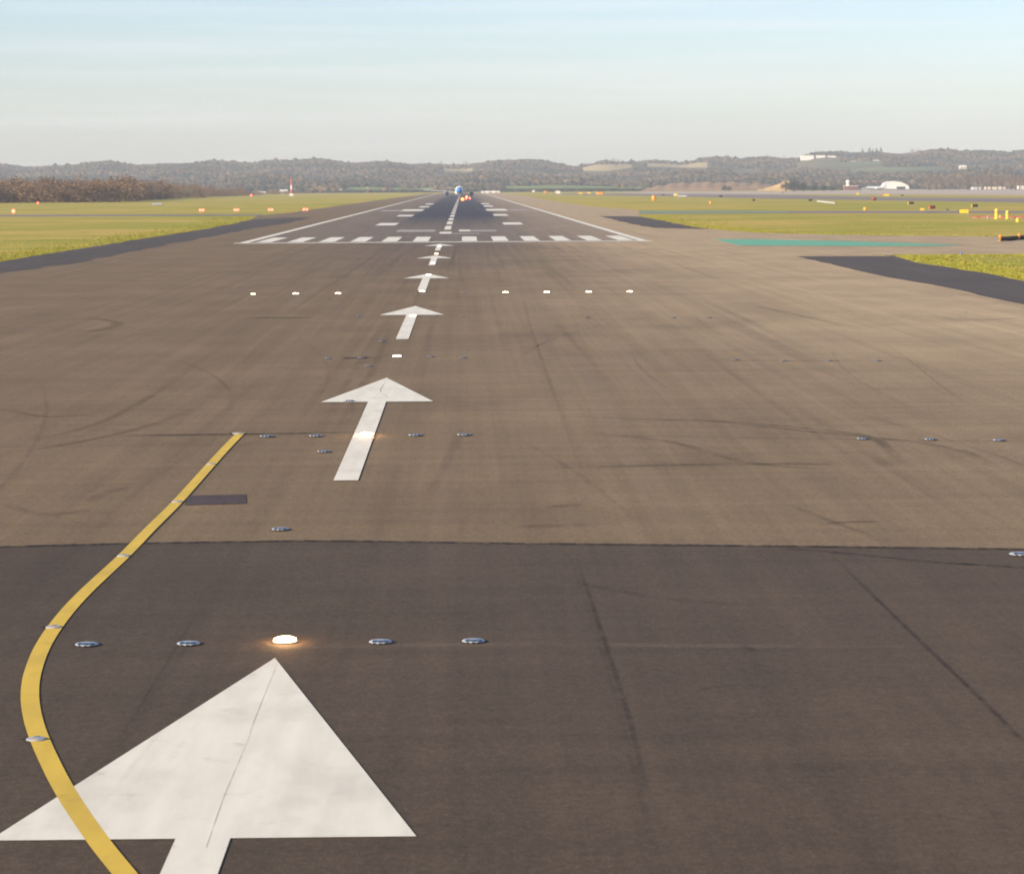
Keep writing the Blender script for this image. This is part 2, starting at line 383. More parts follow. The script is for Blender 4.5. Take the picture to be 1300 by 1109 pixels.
# touchdown-zone bars and aiming points (photo px of each: x0, x1, y top, y bottom)
tz = [(475, 501.5, 283.5, 286.5, 'left', 'nearest short white bar'), (502, 522.5, 273, 275, 'left', 'short bar before the long aiming block'),
      (506.5, 535, 266, 268.3, 'left', 'long white aiming block'), (530.5, 543.5, 262, 263.4, 'left', 'small bar past the long aiming block'), (539, 549.5, 258.5, 259.7, 'left', 'farthest small white bar'),
      (640, 666, 282.6, 285.4, 'right', 'nearest short white bar'), (627.4, 647, 272, 274.2, 'right', 'short bar before the long aiming block'),
      (618.5, 647, 265.4, 267.8, 'right', 'long white aiming block'), (615, 627.5, 261, 262.6, 'right', 'small bar past the long aiming block'), (611.5, 622.5, 258, 259.5, 'right', 'farthest small white bar')]
for x0, x1, ya, yb, sd_, lb in tz:
    p = g(x0, yb); q = g(x1, yb); d1 = g((x0+x1)/2, ya)[1]; d0 = p[1]
    L = min(d1-d0, 60); w = (q[0]-p[0])*.96
    if sd_ == 'left': xa = q[0]-w
    else: xa = p[0]
    xa = {('left'): xa, ('right'): xa}[sd_]
    o = mesh_obj('touchdown_bar', [(0, 0, 0), (w, 0, 0), (w, L, 0), (0, L, 0)], [(0, 1, 2, 3)], m_white, loc=(xa, d0, .037))
    tag(o, '%s %s of the far centreline' % (lb, sd_), 'runway bar', 'white touchdown zone bars')
for nm, x0, x1, ya, yb in (('runway_marking_strip', 481, 506, 266.9, 268.4), ('runway_marking_strip', 648, 673, 265.9, 267.2),
                       ('runway_marking_strip', 502, 551.4, 292, 294.8), ('runway_marking_strip', 597, 631, 292.2, 294.2), ('runway_marking_strip', 573.5, 609, 296.3, 297.3)):
    p = g(x0, yb); q = g(x1, yb); d1 = g(x0, ya)[1]
    quad(nm, p[0], q[0], p[1], d1, .032, m_white_old)['kind'] = 'structure'
for nm, x0, x1, ya, yb in (('runway_marking_strip', 582.6, 597, 291.9, 294), ('runway_marking_strip', 557.5, 573, 294.6, 297)):
    p = g(x0, yb); q = g(x1, yb); d1 = g(x0, ya)[1]
    quad(nm, p[0], q[0], p[1], d1, .033, m_white)['kind'] = 'structure'
# centreline dashes
dd = [(390, 425), (445, 482)]+[(500+k*58, 534+k*58) for k in range(18)]
for i, (a, b) in enumerate(dd):
    o = mesh_obj('centreline_dash', [(-.5, 0, 0), (.5, 0, 0), (.5, b-a, 0), (-.5, b-a, 0)], [(0, 1, 2, 3)], m_white, loc=(-2.35, a, .036))
    tag(o, 'white centreline dash on the far runway, one of the row running to the airliner', 'centreline dash', 'white centreline dashes')
quad('runway_marking_line', -2.8, -1.9, 1560, 3000, .036, m_white)['kind'] = 'structure'
# the curved yellow taxi line
ypx = [(306, 550.5), (288, 569), (268, 591), (225, 639), (190, 674), (157, 708), (110, 752), (80, 785), (56, 820), (42, 855), (38, 885), (42, 915), (52, 945), (68, 980), (83, 1008), (100, 1035), (128, 1075), (160, 1115)]
P = catmull([g(*p) for p in ypx], 10); V = []; Fc = []
for i, p in enumerate(P):
    a, b = P[max(i-1, 0)], P[min(i+1, len(P)-1)]; L = math.dist(a, b); nx, ny = -(b[1]-a[1])/L, (b[0]-a[0])/L
    w = .115
    V += [(p[0]-nx*w, p[1]-ny*w, .0365), (p[0]+nx*w, p[1]+ny*w, .0365)]
    if i: Fc.append((2*i-2, 2*i-1, 2*i+1, 2*i))
tag(mesh_obj('taxi_line', V, Fc, m_yellow), 'curved yellow line painted on the asphalt, bending round beside the huge arrowhead', 'painted line')

# seams, saw cuts and tyre marks
rb = RB(); Z = .0335
def seam(px, w, k=1., z=Z, ends=True): rb.add(catmull([g(*p) for p in px], 6), w, z, k, ends)
seam([(-100, 699), (0, 696), (150, 692), (300, 689.5), (420, 688.5), (650, 691.5), (980, 695), (1300, 699), (1500, 702)], .30, 1., ends=False)
seam([(150, 554.5), (250, 553), (330, 552), (470, 549.5)], .34, .9)
seam([(432, 455.5), (450, 455.2), (478, 455)], 1.1, 1.); seam([(310, 404), (360, 404), (400, 403.5)], .9, .8)
seam([(700, 553), (900, 556), (1080, 559), (1400, 563)], .2, .35); seam([(890, 458), (1000, 459), (1180, 459.5)], .4, .35)
seam([(722, 700), (755, 800), (785, 900), (815, 1019), (840, 1110)], .10, .16); seam([(728, 700), (762, 800), (800, 920), (822, 1019)], .10, .35)
seam([(1050, 700), (1100, 750), (1170, 818), (1240, 885), (1300, 945), (1420, 1060)], .10, .42)
seam([(980, 697), (1050, 702), (1170, 714), (1230, 718), (1330, 722)], .2, .55); seam([(1190, 716), (1300, 723), (1400, 727)], .16, .8)
seam([(250, 780), (220, 830), (140, 960)], .05, .22)
seam([(352, 846), (338, 880), (320, 926), (316, 940), (297, 985), (283, 1019), (262, 1080)], .016, .42, .0385, False)
seam([(490, 486), (483, 497), (492, 505)], .06, .4, .0385, False)
rb.obj('pavement_joint_lines', m_seam)
rb = RB()
for px, w, k in (([(710, 530), (820, 533), (930, 537), (1085, 552), (1125, 568), (1142, 590)], .4, 1.), ([(875, 532), (1000, 546), (1150, 561), (1225, 575), (1262, 597)], .4, .9),
                 ([(650, 597), (840, 592), (1000, 590), (1070, 592)], .5, .8), ([(740, 550), (850, 562), (960, 590), (1130, 600)], .35, .7),
                 ([(1110, 430), (1150, 455), (1190, 487), (1232, 517)], .12, .5), 
                 ([(695, 645), (720, 643), (745, 642)], .5, .9), ([(1040, 667), (1080, 664), (1120, 664)], .35, .9), ([(995, 640), (1060, 665), (1130, 690)], .25, .6), ([(650, 670), (760, 668)], .7, .6),
                 ([(0, 577), (60, 569), (135, 555), (200, 538), (245, 520)], .35, .8), ([(40, 560), (120, 540), (190, 505), (230, 480)], .3, .6), ([(0, 520), (60, 530), (130, 525)], .4, .7),
                 ([(55, 420), (110, 422), (150, 412), (120, 405), (60, 408)], .8, .8), ([(110, 640), (140, 625), (170, 620)], .4, .7), ([(0, 640), (60, 655), (130, 645)], .4, .45), ([(230, 600), (330, 560), (420, 548)], .3, .3),
                 ([(980, 352), (1040, 355), (1090, 352)], 1.2, .7), ([(1190, 405), (1240, 407), (1300, 404)], .8, .8), ([(1130, 400), (1230, 405)], .6, .5), ([(940, 385), (1010, 400), (1100, 420)], .6, .5),
                 ([(700, 735), (830, 760), (950, 770)], .3, .4), ([(880, 880), (930, 872), (985, 874)], .12, .7), ([(940, 820), (960, 830)], .2, .7), ([(540, 640), (560, 600), (590, 540)], .3, .3)):
    rb.add(catmull([g(*p) for p in px], 8), w, .030, k)
random.seed(21)
for i in range(120):                    # straight streaks left by braking wheels
    x = random.gauss(-2.3, 9); d0 = random.choice([random.uniform(45, 200), random.uniform(120, 420), random.uniform(300, 900)]); L = random.uniform(20, 90)*(1+d0/250)
    bx = random.uniform(-.012, .012)
    rb.add([(x+bx*L*t+.1*math.sin(t*5+i), d0+L*t) for t in [j/7 for j in range(8)]], random.uniform(.15, .5), .031, random.uniform(.12, .42))
for i in range(24):                     # turning tracks, pairs of wheels
    x, y = random.uniform(-12, 26), random.uniform(44, 150); r = random.uniform(60, 220); a0 = random.uniform(-.1, .25); s_ = random.choice((-1, 1)); aa = random.uniform(15, 45)/r; k_ = random.uniform(.08, .24)
    for off in (0, random.choice((.9, 1.3))):
        rb.add([(x+s_*((r+off)*(1-math.cos(a0+aa*t/12))), y+(r+off)*(math.sin(a0+aa*t/12)-math.sin(a0))) for t in range(13)], random.uniform(.10, .22), .0305, k_)
for i in range(14):                     # faint marks over the painted arrows and the near strip
    x = random.uniform(-6, 12); d0 = random.uniform(24, 60); L = random.uniform(6, 20); bx = random.uniform(-.2, .2)
    rb.add([(x+bx*L*t, d0+L*t) for t in [j/7 for j in range(8)]], random.uniform(.06, .12), .0386, random.uniform(.06, .16))
rb.obj('tyre_marked_road_surface', m_tyre)
rb = RB()
for i in range(60):
    x = random.gauss(4, 14); d0 = random.uniform(28, 320); L = random.uniform(15, 70)
    rb.add([(x+.1*math.sin(t*4+i), d0+L*t) for t in [j/7 for j in range(8)]], random.uniform(.3, 1.4), .0295, random.uniform(.2, .9))
rb.add(catmull([g(*p) for p in [(250, 826), (650, 820), (900, 822), (1300, 825)]], 6), .45, .0298, .5)
rb.obj('dusty_road_surface', m_dust)
rb = RB()
for a, b, y in ((682, 745, 691), (985, 1040, 695), (1225, 1262, 699.5), (408, 430, 689), (0, 120, 692)):
    x = a
    while x < b:
        w = random.uniform(3, 9); rb.add([g(x, y-1.5+random.uniform(-1, 1)), g(x+w*.3, y-1.5), g(x+w*.7, y-1.2), g(x+w, y-1.2)], .12, .0335, .8 if a else .35); x += w+random.uniform(3, 12)
rb.obj('old_road_marking_lines', m_flake)
# repaired rectangle beside the yellow line
psheet('patch_road_surface', [(237, 630.5), (312, 629), (313, 640.5), (235, 642.5)], .0285, asphalt('tar_patch', sr(70, 62, 60), sr(70, 62, 60), DK, False, amp=1.2))
psheet('patch_road_surface', [(600, 571.5), (900, 574), (1300, 577), (1300, 580), (900, 577), (600, 574)], .0285, m_run) if False else None

# ------------------------------------------------------------------ inset runway lights
m_steel = plain('cast_aluminium_housing', (.38, .40, .42, 1), .5, .5, .15, .35, 30.)
m_pane = plain('blue_grey_prism_glass', (.03, .06, .12, 1), .15, .8, 0, .1)
m_lit = lamp('warm_lit_lamp', (1, .52, .20, 1), 130.)
m_litfar = lamp('warm_lit_lamp_far', (1, .72, .42, 1), 9.)
m_red = lamp('red_lit_lamp', (1, .07, .04, 1), 8.)
m_orange = lamp('orange_lit_lamp', (1, .22, .03, 1), 4.)
m_rubber = plain('dark_gasket', (.02, .02, .022, 1), .7, .3)
def fixture(loc, label, cat, group, lit=None, scale=1.):
    e = empty('inset_light', loc, label, cat, group); e.scale = (scale,)*3
    m = MB(); m.lathe([(.185, 0), (.185, .008), (.165, .022), (.10, .032), (.02, .034)], 28); m.obj('housing', m_steel, e, True)
    b = MB(); b.lathe([(.205, 0), (.205, .006), (.192, .007)], 28); b.obj('gasket', m_rubber, e)
    if lit is None:
        for x in (-.085, .0, .085):
            q = MB(); q.box((x, -.120+abs(x)*.22, .0295), (.074, .075, .040), 0, .008); q.obj('window', m_pane, e)
            q = MB(); q.box((x, -.165+abs(x)*.22, .012), (.04, .05, .008), 0, .002); q.obj('light_channel', m_rubber, e)
    else:
        q = MB(); q.lathe([(.165, .026), (.16, .042), (.12, .060), (.04, .066)], 24); q.obj('lens', lit, e, True)
    return e
GL = 'unlit inset lights across the runway'; GT = 'lit centre lights along the runway'
f_un = fixture((0, 0, 0), '', 'inset light', GL); f_lit = fixture((0, 0, 0), '', 'inset light', GT, m_lit); f_far = fixture((0, 0, 0), '', 'inset light', GT, m_litfar)
first = {}
def place(proto, key, px, py, label, group, sc=1., xw=None, yw=None):
    x, y = g(px, py)
    if xw is not None: x = xw
    if yw is not None: y = yw
    z = .0345
    if key not in first:
        first[key] = 1; o = proto; o.location = (x, y, z); o['label'] = label; o['group'] = group; o.scale = (sc,)*3
    else: o = dup(proto, (x, y, z), label, group, None, sc)
    return o
r1 = 'in the row beside the glowing lamp above the huge arrowhead'
for px, lb in ((112, 'leftmost unlit silver inset light '+r1), (240, 'unlit silver inset light next left of the glowing lamp above the huge arrowhead'), (483, 'unlit silver inset light next right of the glowing lamp above the huge arrowhead'), (601, 'rightmost unlit silver inset light '+r1)):
    place(f_un, 'u', px, 819, lb, GL, .9, yw=35.65)
place(f_lit, 'l', 358, 818, 'brightly glowing inset lamp at the tip of the huge arrowhead', GT, .95, -2.55, 35.75)
place(f_lit, 'l', 465, 554, 'brightly glowing inset lamp in the shaft of the large second arrow', GT, 1.05, -2.53, 65.9)
place(f_far, 'f', 503, 454.5, 'glowing inset lamp between the second and third arrows', GT, 1., -2.53, 96.6)
place(f_far, 'f', 522, 401, 'glowing inset lamp just under the head of the third arrow', GT, 1., -2.53, 127.2)
place(f_far, 'f', 536, 371, 'glowing inset lamp at the foot of the fourth arrow', GT, 1.05, -2.53, 157.2)
place(f_far, 'f', 545, 351, 'glowing inset lamp in the head of the fourth arrow', GT, 1.1, -2.53, 186.5)
place(f_far, 'f', 551, 334, 'glowing inset lamp at the foot of the fifth arrow', GT, 1.1, -2.53, 216.)
place(f_far, 'f', 554, 323.4, 'glowing inset lamp just past the tip of the fifth arrow', GT, 1.1, -2.55, 246.)
place(f_far, 'f', 558, 313.5, 'glowing inset lamp on the shaft of the last arrow before the threshold', GT, 1.1, -2.55, 278.)
for px, lb in ((339, 'unlit inset light just right of the top end of the yellow line'), (401, 'unlit inset light between the yellow line and the lit second arrow shaft'), (527, 'first unlit inset light right of the lit second arrow shaft'), (589, 'second unlit inset light right of the lit second arrow shaft')):
    place(f_un, 'u', px, 555, lb, GL, 1., yw=65.8)
for px, py, lb in ((411, 575, 'single unlit inset light left of the foot of the second arrow'), (356, 674, 'single unlit inset light just above the edge of the dark asphalt'), (890, 511, None), (417, 456, 'leftmost unlit inset light in the row beside the lamp between arrows two and three'),
                   (458, 455.4, 'unlit inset light sitting in the dark slot near the third arrow'), (547, 454, 'first unlit inset light right of the lamp between arrows two and three'), (588, 455, 'second unlit inset light right of the lamp between arrows two and three'),
                   (468, 465.5, 'single unlit inset light just below the dark slot'), (444, 510.5, 'unlit inset light under the left corner of the second arrowhead'), (455, 403.3, 'unlit inset light left of the third arrowhead'), (553, 402, 'unlit inset light under the right corner of the third arrowhead'),
                   (587, 402.3, 'unlit inset light further right of the third arrowhead'), (485, 434, 'single unlit inset light left of the foot of the third arrow'), (855, 404, 'faint unlit inset light out on the tan asphalt, nearest the third arrow'), (900, 404.4, 'second faint unlit inset light out on the tan asphalt'),
                   (482, 372, 'unlit inset light in the crossbar, left of the centre lamp'), (589, 372, 'unlit inset light in the crossbar, right of the centre lamp')):
    if lb: place(f_un, 'u', px, py, lb, GL, .9 if py > 500 else .75)
place(f_un, 'u', 1295, 706, 'bright silver inset light at the right edge on the dark asphalt', GL, 1.05)
for px, py, lb in ((1095, 558.5, 'leftmost of the three unlit lights out on the right asphalt'), (1181, 559.5, 'middle of the three unlit lights out on the right asphalt'), (1268, 560.5, 'rightmost of the three unlit lights out on the right asphalt'),
                   (934, 458, 'first of four faint unlit lights on the tan asphalt'), (995, 459, 'second of four faint unlit lights on the tan asphalt'), (1053, 459, 'third of four faint unlit lights on the tan asphalt'), (1114, 459, 'fourth of four faint unlit lights on the tan asphalt')):
    place(f_un, 'u', px, py, lb, 'unlit inset lights out on the right of the asphalt', .85 if py > 500 else .7)
cbn = {324: 'outermost glowing lamp at the left end of the crossbar', 377: 'second glowing crossbar lamp from the left end', 430: 'third glowing crossbar lamp from the left end', 642: 'innermost glowing crossbar lamp right of the arrows',
       695: 'second glowing crossbar lamp right of the arrows', 749: 'third glowing crossbar lamp right of the arrows', 802: 'outermost glowing lamp at the right end of the crossbar'}
for k, (px, lb) in enumerate(cbn.items()): place(f_far, 'f', px, 373, lb, 'lit lamps of the crossbar', .85 if px == 324 else 1.05, yw=154.8)
# flat markers across the yellow line
m_amber = plain('amber_reflector', (.55, .30, .06, 1), .3, .6)
for k, (px, py, lb) in enumerate(((302, 552, 'taxi line light at the top end of the yellow line'), (268, 591, 'second taxi line light down the yellow line'), (225, 639, 'taxi line light beside the tar patch'),
                                  (157, 708, 'taxi line light just below the edge of the dark asphalt'), (68, 799, 'taxi line light where the yellow line starts to bend'), (46, 942, 'taxi line light on the lowest bend of the yellow line'))):
    x, y = g(px, py); loc = (x, y, .037)
    if k == 0:
        tl = empty('taxi_line_light', loc, lb, 'taxi light', 'small lights set across the yellow line')
        m = MB(); m.lathe([(.15, 0), (.15, .008), (.13, .018), (.05, .024), (.01, .025)], 24); m.obj('housing', m_steel, tl, True)
        for s_ in (-1, 1): q = MB(); q.box((0, s_*.10, .018), (.09, .05, .016), 0, .004); q.obj('lens', m_amber if s_ < 0 else m_pane, tl)
        for s_ in (-1, 1): q = MB(); q.box((s_*.185, 0, .006), (.07, .04, .012), 0, .003); q.obj('cable_cover', m_rubber, tl)
    else: dup(tl, loc, lb, None, None, .78)

# ------------------------------------------------------------------ airliner at the far end
m_body = plain('white_aircraft_paint', (.72, .73, .74, 1), .3, .5, 0, .05, .3)
m_blue = plain('blue_nose_paint', (.02, .19, .52, 1), .28, .6, 0, .05, .3)
m_wing = plain('grey_wing_paint', (.20, .21, .23, 1), .35, .5, 0, .08, .4)
m_eng = plain('dark_engine_intake', (.018, .024, .035, 1), .5, .4)
m_cowl = plain('blue_engine_cowl', (.03, .10, .26, 1), .3, .5)
m_tyreb = plain('black_tyre', (.02, .02, .02, 1), .9, .2)
m_glass = plain('dark_window_glass', (.02, .03, .045, 1), .12, .8)
AX, AY = g(588, 250.2)
air = empty('airliner', (-2.2, 1640, .04), 'blue-nosed white airliner facing this way on the far runway', 'airliner')
fr = 2.5; zc = 4.7
m = MB(); m.lathe([(fr*.80, 1.9), (fr*.93, 3.6), (fr, 6), (fr, 34), (fr*.86, 39), (fr*.55, 45), (fr*.18, 50)], 32, (0, 0, zc), 'y'); m.obj('fuselage', m_body, air, True)
m = MB(); m.lathe([(.05, -1.3), (fr*.22, -1.15), (fr*.48, -.4), (fr*.68, .7), (fr*.80, 1.9)], 32, (0, 0, zc-.25), 'y'); m.obj('nose', m_blue, air, True)
m = MB(); m.lathe([(.6, 12), (2.6, 14.5), (2.9, 18), (2.8, 26), (.8, 31)], 24, (0, 0, 3.0), 'y', .55); m.obj('belly_fairing', m_body, air, True)
m = MB(); m.box((0, .9, zc+1.25), (2.4, .7, .55), 0, .15); m.obj('windscreen', m_glass, air)
for s_ in (-1, 1):
    def slab(name, pts, th, mat):            # pts: (x, y, z) outline; thickness th
        n = len(pts); V = [(x, y, z+t/2) for t, (x, y, z) in zip([th]*n, pts)]+[(x, y, z-th/2) for x, y, z in pts]
        Fs = [tuple(range(n)), tuple(range(2*n-1, n-1, -1))]+[(i, i+n, (i+1) % n+n, (i+1) % n) for i in range(n)]
        return mesh_obj(name, V, Fs, mat, air)
    slab('wing', [(s_*2.2, 16, 3.2), (s_*8.2, 19.5, 3.9), (s_*22.5, 30, 4.9), (s_*23.8, 31.6, 5.1), (s_*23.6, 33, 5.1), (s_*8.4, 27.2, 3.9), (s_*2.2, 27.0, 3.2)], .45, m_wing)
    slab('stabiliser', [(s_*1.2, 41, 5.6), (s_*8, 46.5, 6.1), (s_*8, 48.2, 6.1), (s_*1.2, 46.6, 5.6)], .35, m_wing)
    m = MB(); m.lathe([(1.15, 14.6), (1.36, 15.1), (1.42, 16.5), (1.3, 19), (.85, 21)], 24, (s_*7.9, 0, 2.25), 'y'); en = m.obj('engine', m_cowl, air, True)
    m = MB(); m.lathe([(1.08, 14.52), (1.08, 14.62)], 24, (s_*7.9, 0, 2.25), 'y'); m.obj('fan', m_eng, en)
    m = MB(); m.box((s_*7.9, 19, 3.55), (.4, 4.5, 1.), 0, .1); m.obj('pylon', m_wing, air)
    m = MB(); m.tube([(s_*4.3, 25, 3.1), (s_*4.3, 25, .8)], .22, 8); gz = m.obj('main_gear', m_wing, air)
    for dx in (-.55, .55):
        for dy in (-.7, .7): q = MB(); q.lathe([(.52, -.2), (.58, -.1), (.58, .1), (.52, .2)], 18, (s_*4.3+dx, 25+dy, .6), 'x'); q.obj('wheel', m_tyreb, gz)
m = MB(); m.tube([(0, 3.2, 2.6), (0, 3.2, .6)], .15, 8); gz = m.obj('nose_gear', m_wing, air)
for dx in (-.28, .28): q = MB(); q.lathe([(.4, -.12), (.46, -.06), (.46, .06), (.4, .12)], 16, (dx, 3.2, .48), 'x'); q.obj('wheel', m_tyreb, gz)
m = MB(); m.add([(-.2, 37, 6.6), (-.2, 46, 6.4), (-.1, 49.5, 13.2), (-.1, 46.2, 13.2), (.2, 37, 6.6), (.2, 46, 6.4), (.1, 49.5, 13.2), (.1, 46.2, 13.2)], [(0, 1, 2, 3), (7, 6, 5, 4), (0, 4, 5, 1), (1, 5, 6, 2), (2, 6, 7, 3), (3, 7, 4, 0)]); m.obj('fin', m_wing, air)

# ------------------------------------------------------------------ lamps standing on the airfield
m_lampbody = plain('yellow_lamp_body', (.50, .34, .05, 1), .5, .4)
m_conc = plain('concrete_foot', (.35, .34, .31, 1), .9, .2)
def stake(loc, label, mat, r, h, group, cat='airfield lamp'):
    e = empty('airfield_lamp', loc, label, cat, group)
    m = MB(); m.lathe([(.16, 0), (.16, .05), (.05, .07), (.04, h-r)], 12); m.obj('stem', m_lampbody, e)
    m = MB(); m.lathe([(r*.75, h-r*.95), (r*1., h-r*.4), (r, h+.25*r), (r*.6, h+r*.8), (r*.1, h+r)], 16); m.obj('lens', mat, e, True)
    return e
for px, py, r, mt, lb in ((587.3, 256, .62, m_orange, 'largest orange lamp glowing on the runway below the airliner'), (592, 254.6, .42, m_red, 'red lamp glowing just right of the orange lamp below the airliner'),
                          (596.5, 254.6, .36, m_red, 'rightmost dim red lamp below the airliner'), (592.3, 252.4, .5, m_orange, 'upper orange lamp close under the airliner')):
    x, y = g(px, py); stake((x, y, .03), lb, mt, r, 1.1, 'lit lamps under the airliner')
# the four red-lit path indicator units on the grass and their neighbours
m_papi = plain('pale_unit_housing', (.55, .40, .30, 1), .5, .4)
papi = None
for k, (px, lb) in enumerate(((256.5, 'leftmost red-lit indicator box of the four on the grass'), (300.5, 'second red-lit indicator box from the left on the grass'), (344, 'third red-lit indicator box from the left on the grass'), (388, 'pinkish-red lit indicator box nearest the runway edge'))):
    x, y = g(px, 271.3); loc = (x, 700., .0)
    x = g(px, 268.5)[0]*700/g(px, 268.5)[1]; loc = (x, 700., 0.)
    if papi is None:
        papi = empty('path_indicator', loc, lb, 'path indicator', 'red-lit indicator boxes in a row')
        m = MB(); m.box((0, 0, .62), (1.5, 1.3, .42), 0, .06); m.obj('housing', m_papi, papi)
        for sx in (-.38, .38):
            m = MB(); m.lathe([(.24, -.70), (.26, -.66), (.26, -.60)], 16, (sx, 0, .64), 'y'); m.obj('lens', m_red, papi)
        for sx in (-.6, .6):
            for sy_ in (-.5, .5): m = MB(); m.tube([(sx, sy_, 0), (sx, sy_, .42)], .05, 8); m.obj('leg', m_conc, papi)
    else: dup(papi, loc, lb)
for px, py, r, lb in ((17, 271.3, .42, 'dim red lamp on the grass at the left edge of the view'), (48, 259.5, .3, 'small red lamp at the foot of the brown scrub')):
    x, y = g(px, py); stake((x, y, 0), lb, m_red, r, .7, 'red lamps on the grass')

# ------------------------------------------------------------------ masts, signs, posts on the right and left
m_redp = plain('red_mast_paint', (.50, .10, .06, 1), .5, .4); m_whp = plain('white_mast_paint', (.72, .70, .66, 1), .5, .4)
m_yel = plain('yellow_sign_face', (.72, .52, .05, 1), .5, .4); m_org = plain('orange_marker_paint', (.70, .27, .04, 1), .5, .4); m_drk = plain('dark_sign_back', (.035, .03, .028, 1), .6, .3)
m_redb = plain('red_plastic', (.24, .06, .032, 1), .5, .4); m_mar = plain('maroon_sign_face', (.12, .02, .025, 1), .5, .4)
x, y = g(370, 248.6); mast = empty('striped_mast', (x, y, 0), 'tall red and white striped mast at the far edge of the grass', 'mast')
hm = 21.5*mpp(y)
for k, (a, b, mt) in enumerate(((0, .12, m_whp), (.12, .38, m_redp), (.38, .62, m_whp), (.62, 1, m_redp))):
    m = MB(); m.tube([(0, 0, hm*a), (0, 0, hm*b)], [.95-.35*a, .95-.35*b], 10); m.obj('mast_section', mt, mast)
m = MB(); m.box((0, 0, .9), (3.4, 2.4, 1.8), 0, .1); m.obj('base_cabin', m_whp, mast)
m = MB(); m.tube([(0, 0, hm), (0, 0, hm+1.6)], .12, 6); m.obj('aerial', m_redp, mast)
x, y = g(319, 252.3); stake((x, y, 0), 'red lamp on a short white post at the far edge of the grass', m_red, .4, 2.2, None)
m = None
def board(px, pyb, wpx, hpx, face, lb, cat='airfield sign', edge=None, group='signs beside the taxiways', name='airfield_sign', yaw=0.):
    x, y = g(px, pyb); k = mpp(y); w, h = wpx*k, hpx*k; zb = h*.22
    e = empty(name, (x, y, 0.02), lb, cat, group, yaw)
    q = MB(); q.box((0, 0, zb+h*.39), (w, .35, h*.78), 0, .04); q.obj('board', m_drk, e)
    q = MB(); q.box((w*.0, -.19, zb+h*.39), (w*.92, .03, h*.66), 0, 0); q.obj('face', face, e)
    if edge: q = MB(); q.box((-w*.5+w*.09, -.215, zb+h*.39), (w*.2, .03, h*.68), 0, 0); q.obj('edge_panel', edge, e)
    for s_ in (-1, 1): q = MB(); q.tube([(s_*w*.35, 0, 0), (s_*w*.35, 0, zb+.05)], .05, 8); q.obj('leg', m_conc, e)
    q = MB(); q.box((0, 0, -.0), (w*1.08, .7, .06), 0, .01); q.obj('plinth', m_conc, e)
    return e
board(1223.6, 273, 13, 7.5, m_yel, 'large bright yellow sign board left of the yellow posts')
board(1170.5, 268.2, 6.5, 4, m_yel, 'small bright yellow sign just before the maroon sign')
board(1183, 266.5, 8.5, 5.4, m_mar, 'maroon sign standing behind the small bright yellow sign', edge=m_org)
board(1156, 260.3, 8, 4, m_drk, 'black sign with yellow left edge out on the far grass', edge=m_yel)
board(1237, 264, 9, 4.6, m_drk, 'black sign with yellow left edge above the large yellow sign', edge=m_yel)
board(1203, 267.2, 4, 1.6, m_drk, 'tiny low dark sign right of the maroon sign')
board(1125, 249.8, 9, 3.6, m_yel, 'orange-yellow sign by the far taxiway', edge=m_org)
board(1088.5, 248, 4, 3.2, m_yel, 'small yellow sign below the radar building')
board(1029, 256, 5, 2.8, m_drk, 'small dark sign left of the white marker boards')
board(957, 256.4, 3.4, 3.8, m_mar, 'small brown sign out on the grass near the sand ramp')
board(915, 251, 4.2, 2.8, m_drk, 'small dark sign below the earth bank')
board(842, 248.8, 3.2, 2.2, m_mar, 'tiny purple sign near the foot of the earth bank')
board(1186, 250, 2.6, 2.4, m_drk, 'tiny dark box by the far taxiway') if False else None
board(1145.5, 249.6, 2.8, 2.6, m_drk, 'tiny dark box right of the orange-yellow sign')
for px, py, w, h, f, ed, lb in ((677, 244.6, 4, 3, m_whp, m_org, 'small pale board near the runway edge, nearest the runway'), (692, 246, 4.4, 3.6, m_org, None, 'small orange board near the runway edge'), (708, 247.2, 7, 5, m_whp, m_org, 'white-topped orange board past the small orange board'),
                            (737, 247.2, 6.5, 3, m_yel, m_org, 'first yellow board of the three in a row'), (747.5, 246.8, 6, 3, m_yel, m_org, 'second yellow board of the three in a row'), (761.5, 248.5, 8.5, 5, m_org, m_yel, 'brightest orange board at the end of the row'),
                            (858, 250.4, 5, 5, m_yel, m_whp, 'yellow and white board beside the white strip')):
    board(px, py, w, h, f, lb, edge=ed, group='boards beyond the runway edge')
def drum(px, pyb, wpx, hpx, mat, lb, cat='marker', name='marker_post', group='coloured markers on the airfield', cap=None):
    x, y = g(px, pyb); k = mpp(y); r, h = wpx*k/2, hpx*k
    e = empty(name, (x, y, .02), lb, cat, group)
    q = MB(); q.lathe([(r*1.3, 0), (r*1.3, h*.06), (r, h*.08), (r, h*.84), (r*.85, h*.93), (r*.3, h)], 16); q.obj('body', mat, e, True)
    q = MB(); q.lathe([(r*1.03, h*.58), (r*1.03, h*.70)], 16); q.obj('band', cap or m_whp, e)
    return e
drum(1265, 278.3, 4.4, 13.5, m_yel, 'tall yellow post beside the orange barrier', cap=m_org)
drum(1278.7, 278.3, 4., 11., m_yel, 'shorter yellow post right of the tall one', cap=m_org)
drum(1269.8, 277.3, 3., 4., m_org, 'low orange marker between the two yellow posts')
drum(1292, 282, 4.6, 5, m_yel, 'round yellow-orange marker below the orange barrier', cap=m_org)
drum(1254, 278, 2.4, 4.5, m_conc, 'grey post in the orange barrier', cap=m_drk)
drum(830, 254.6, 5, 6.5, m_org, 'orange marker drum on the far grass', cap=m_yel)
drum(902, 259, 3, 3.6, m_org, 'small orange marker on the grass', cap=m_yel)
drum(1098.3, 267.4, 4.4, 4.4, m_org, 'orange marker drum beside the thin taxiway', cap=m_yel)
drum(993, 245, 2.6, 2.4, m_redb, 'tiny red marker below the dark bushes')
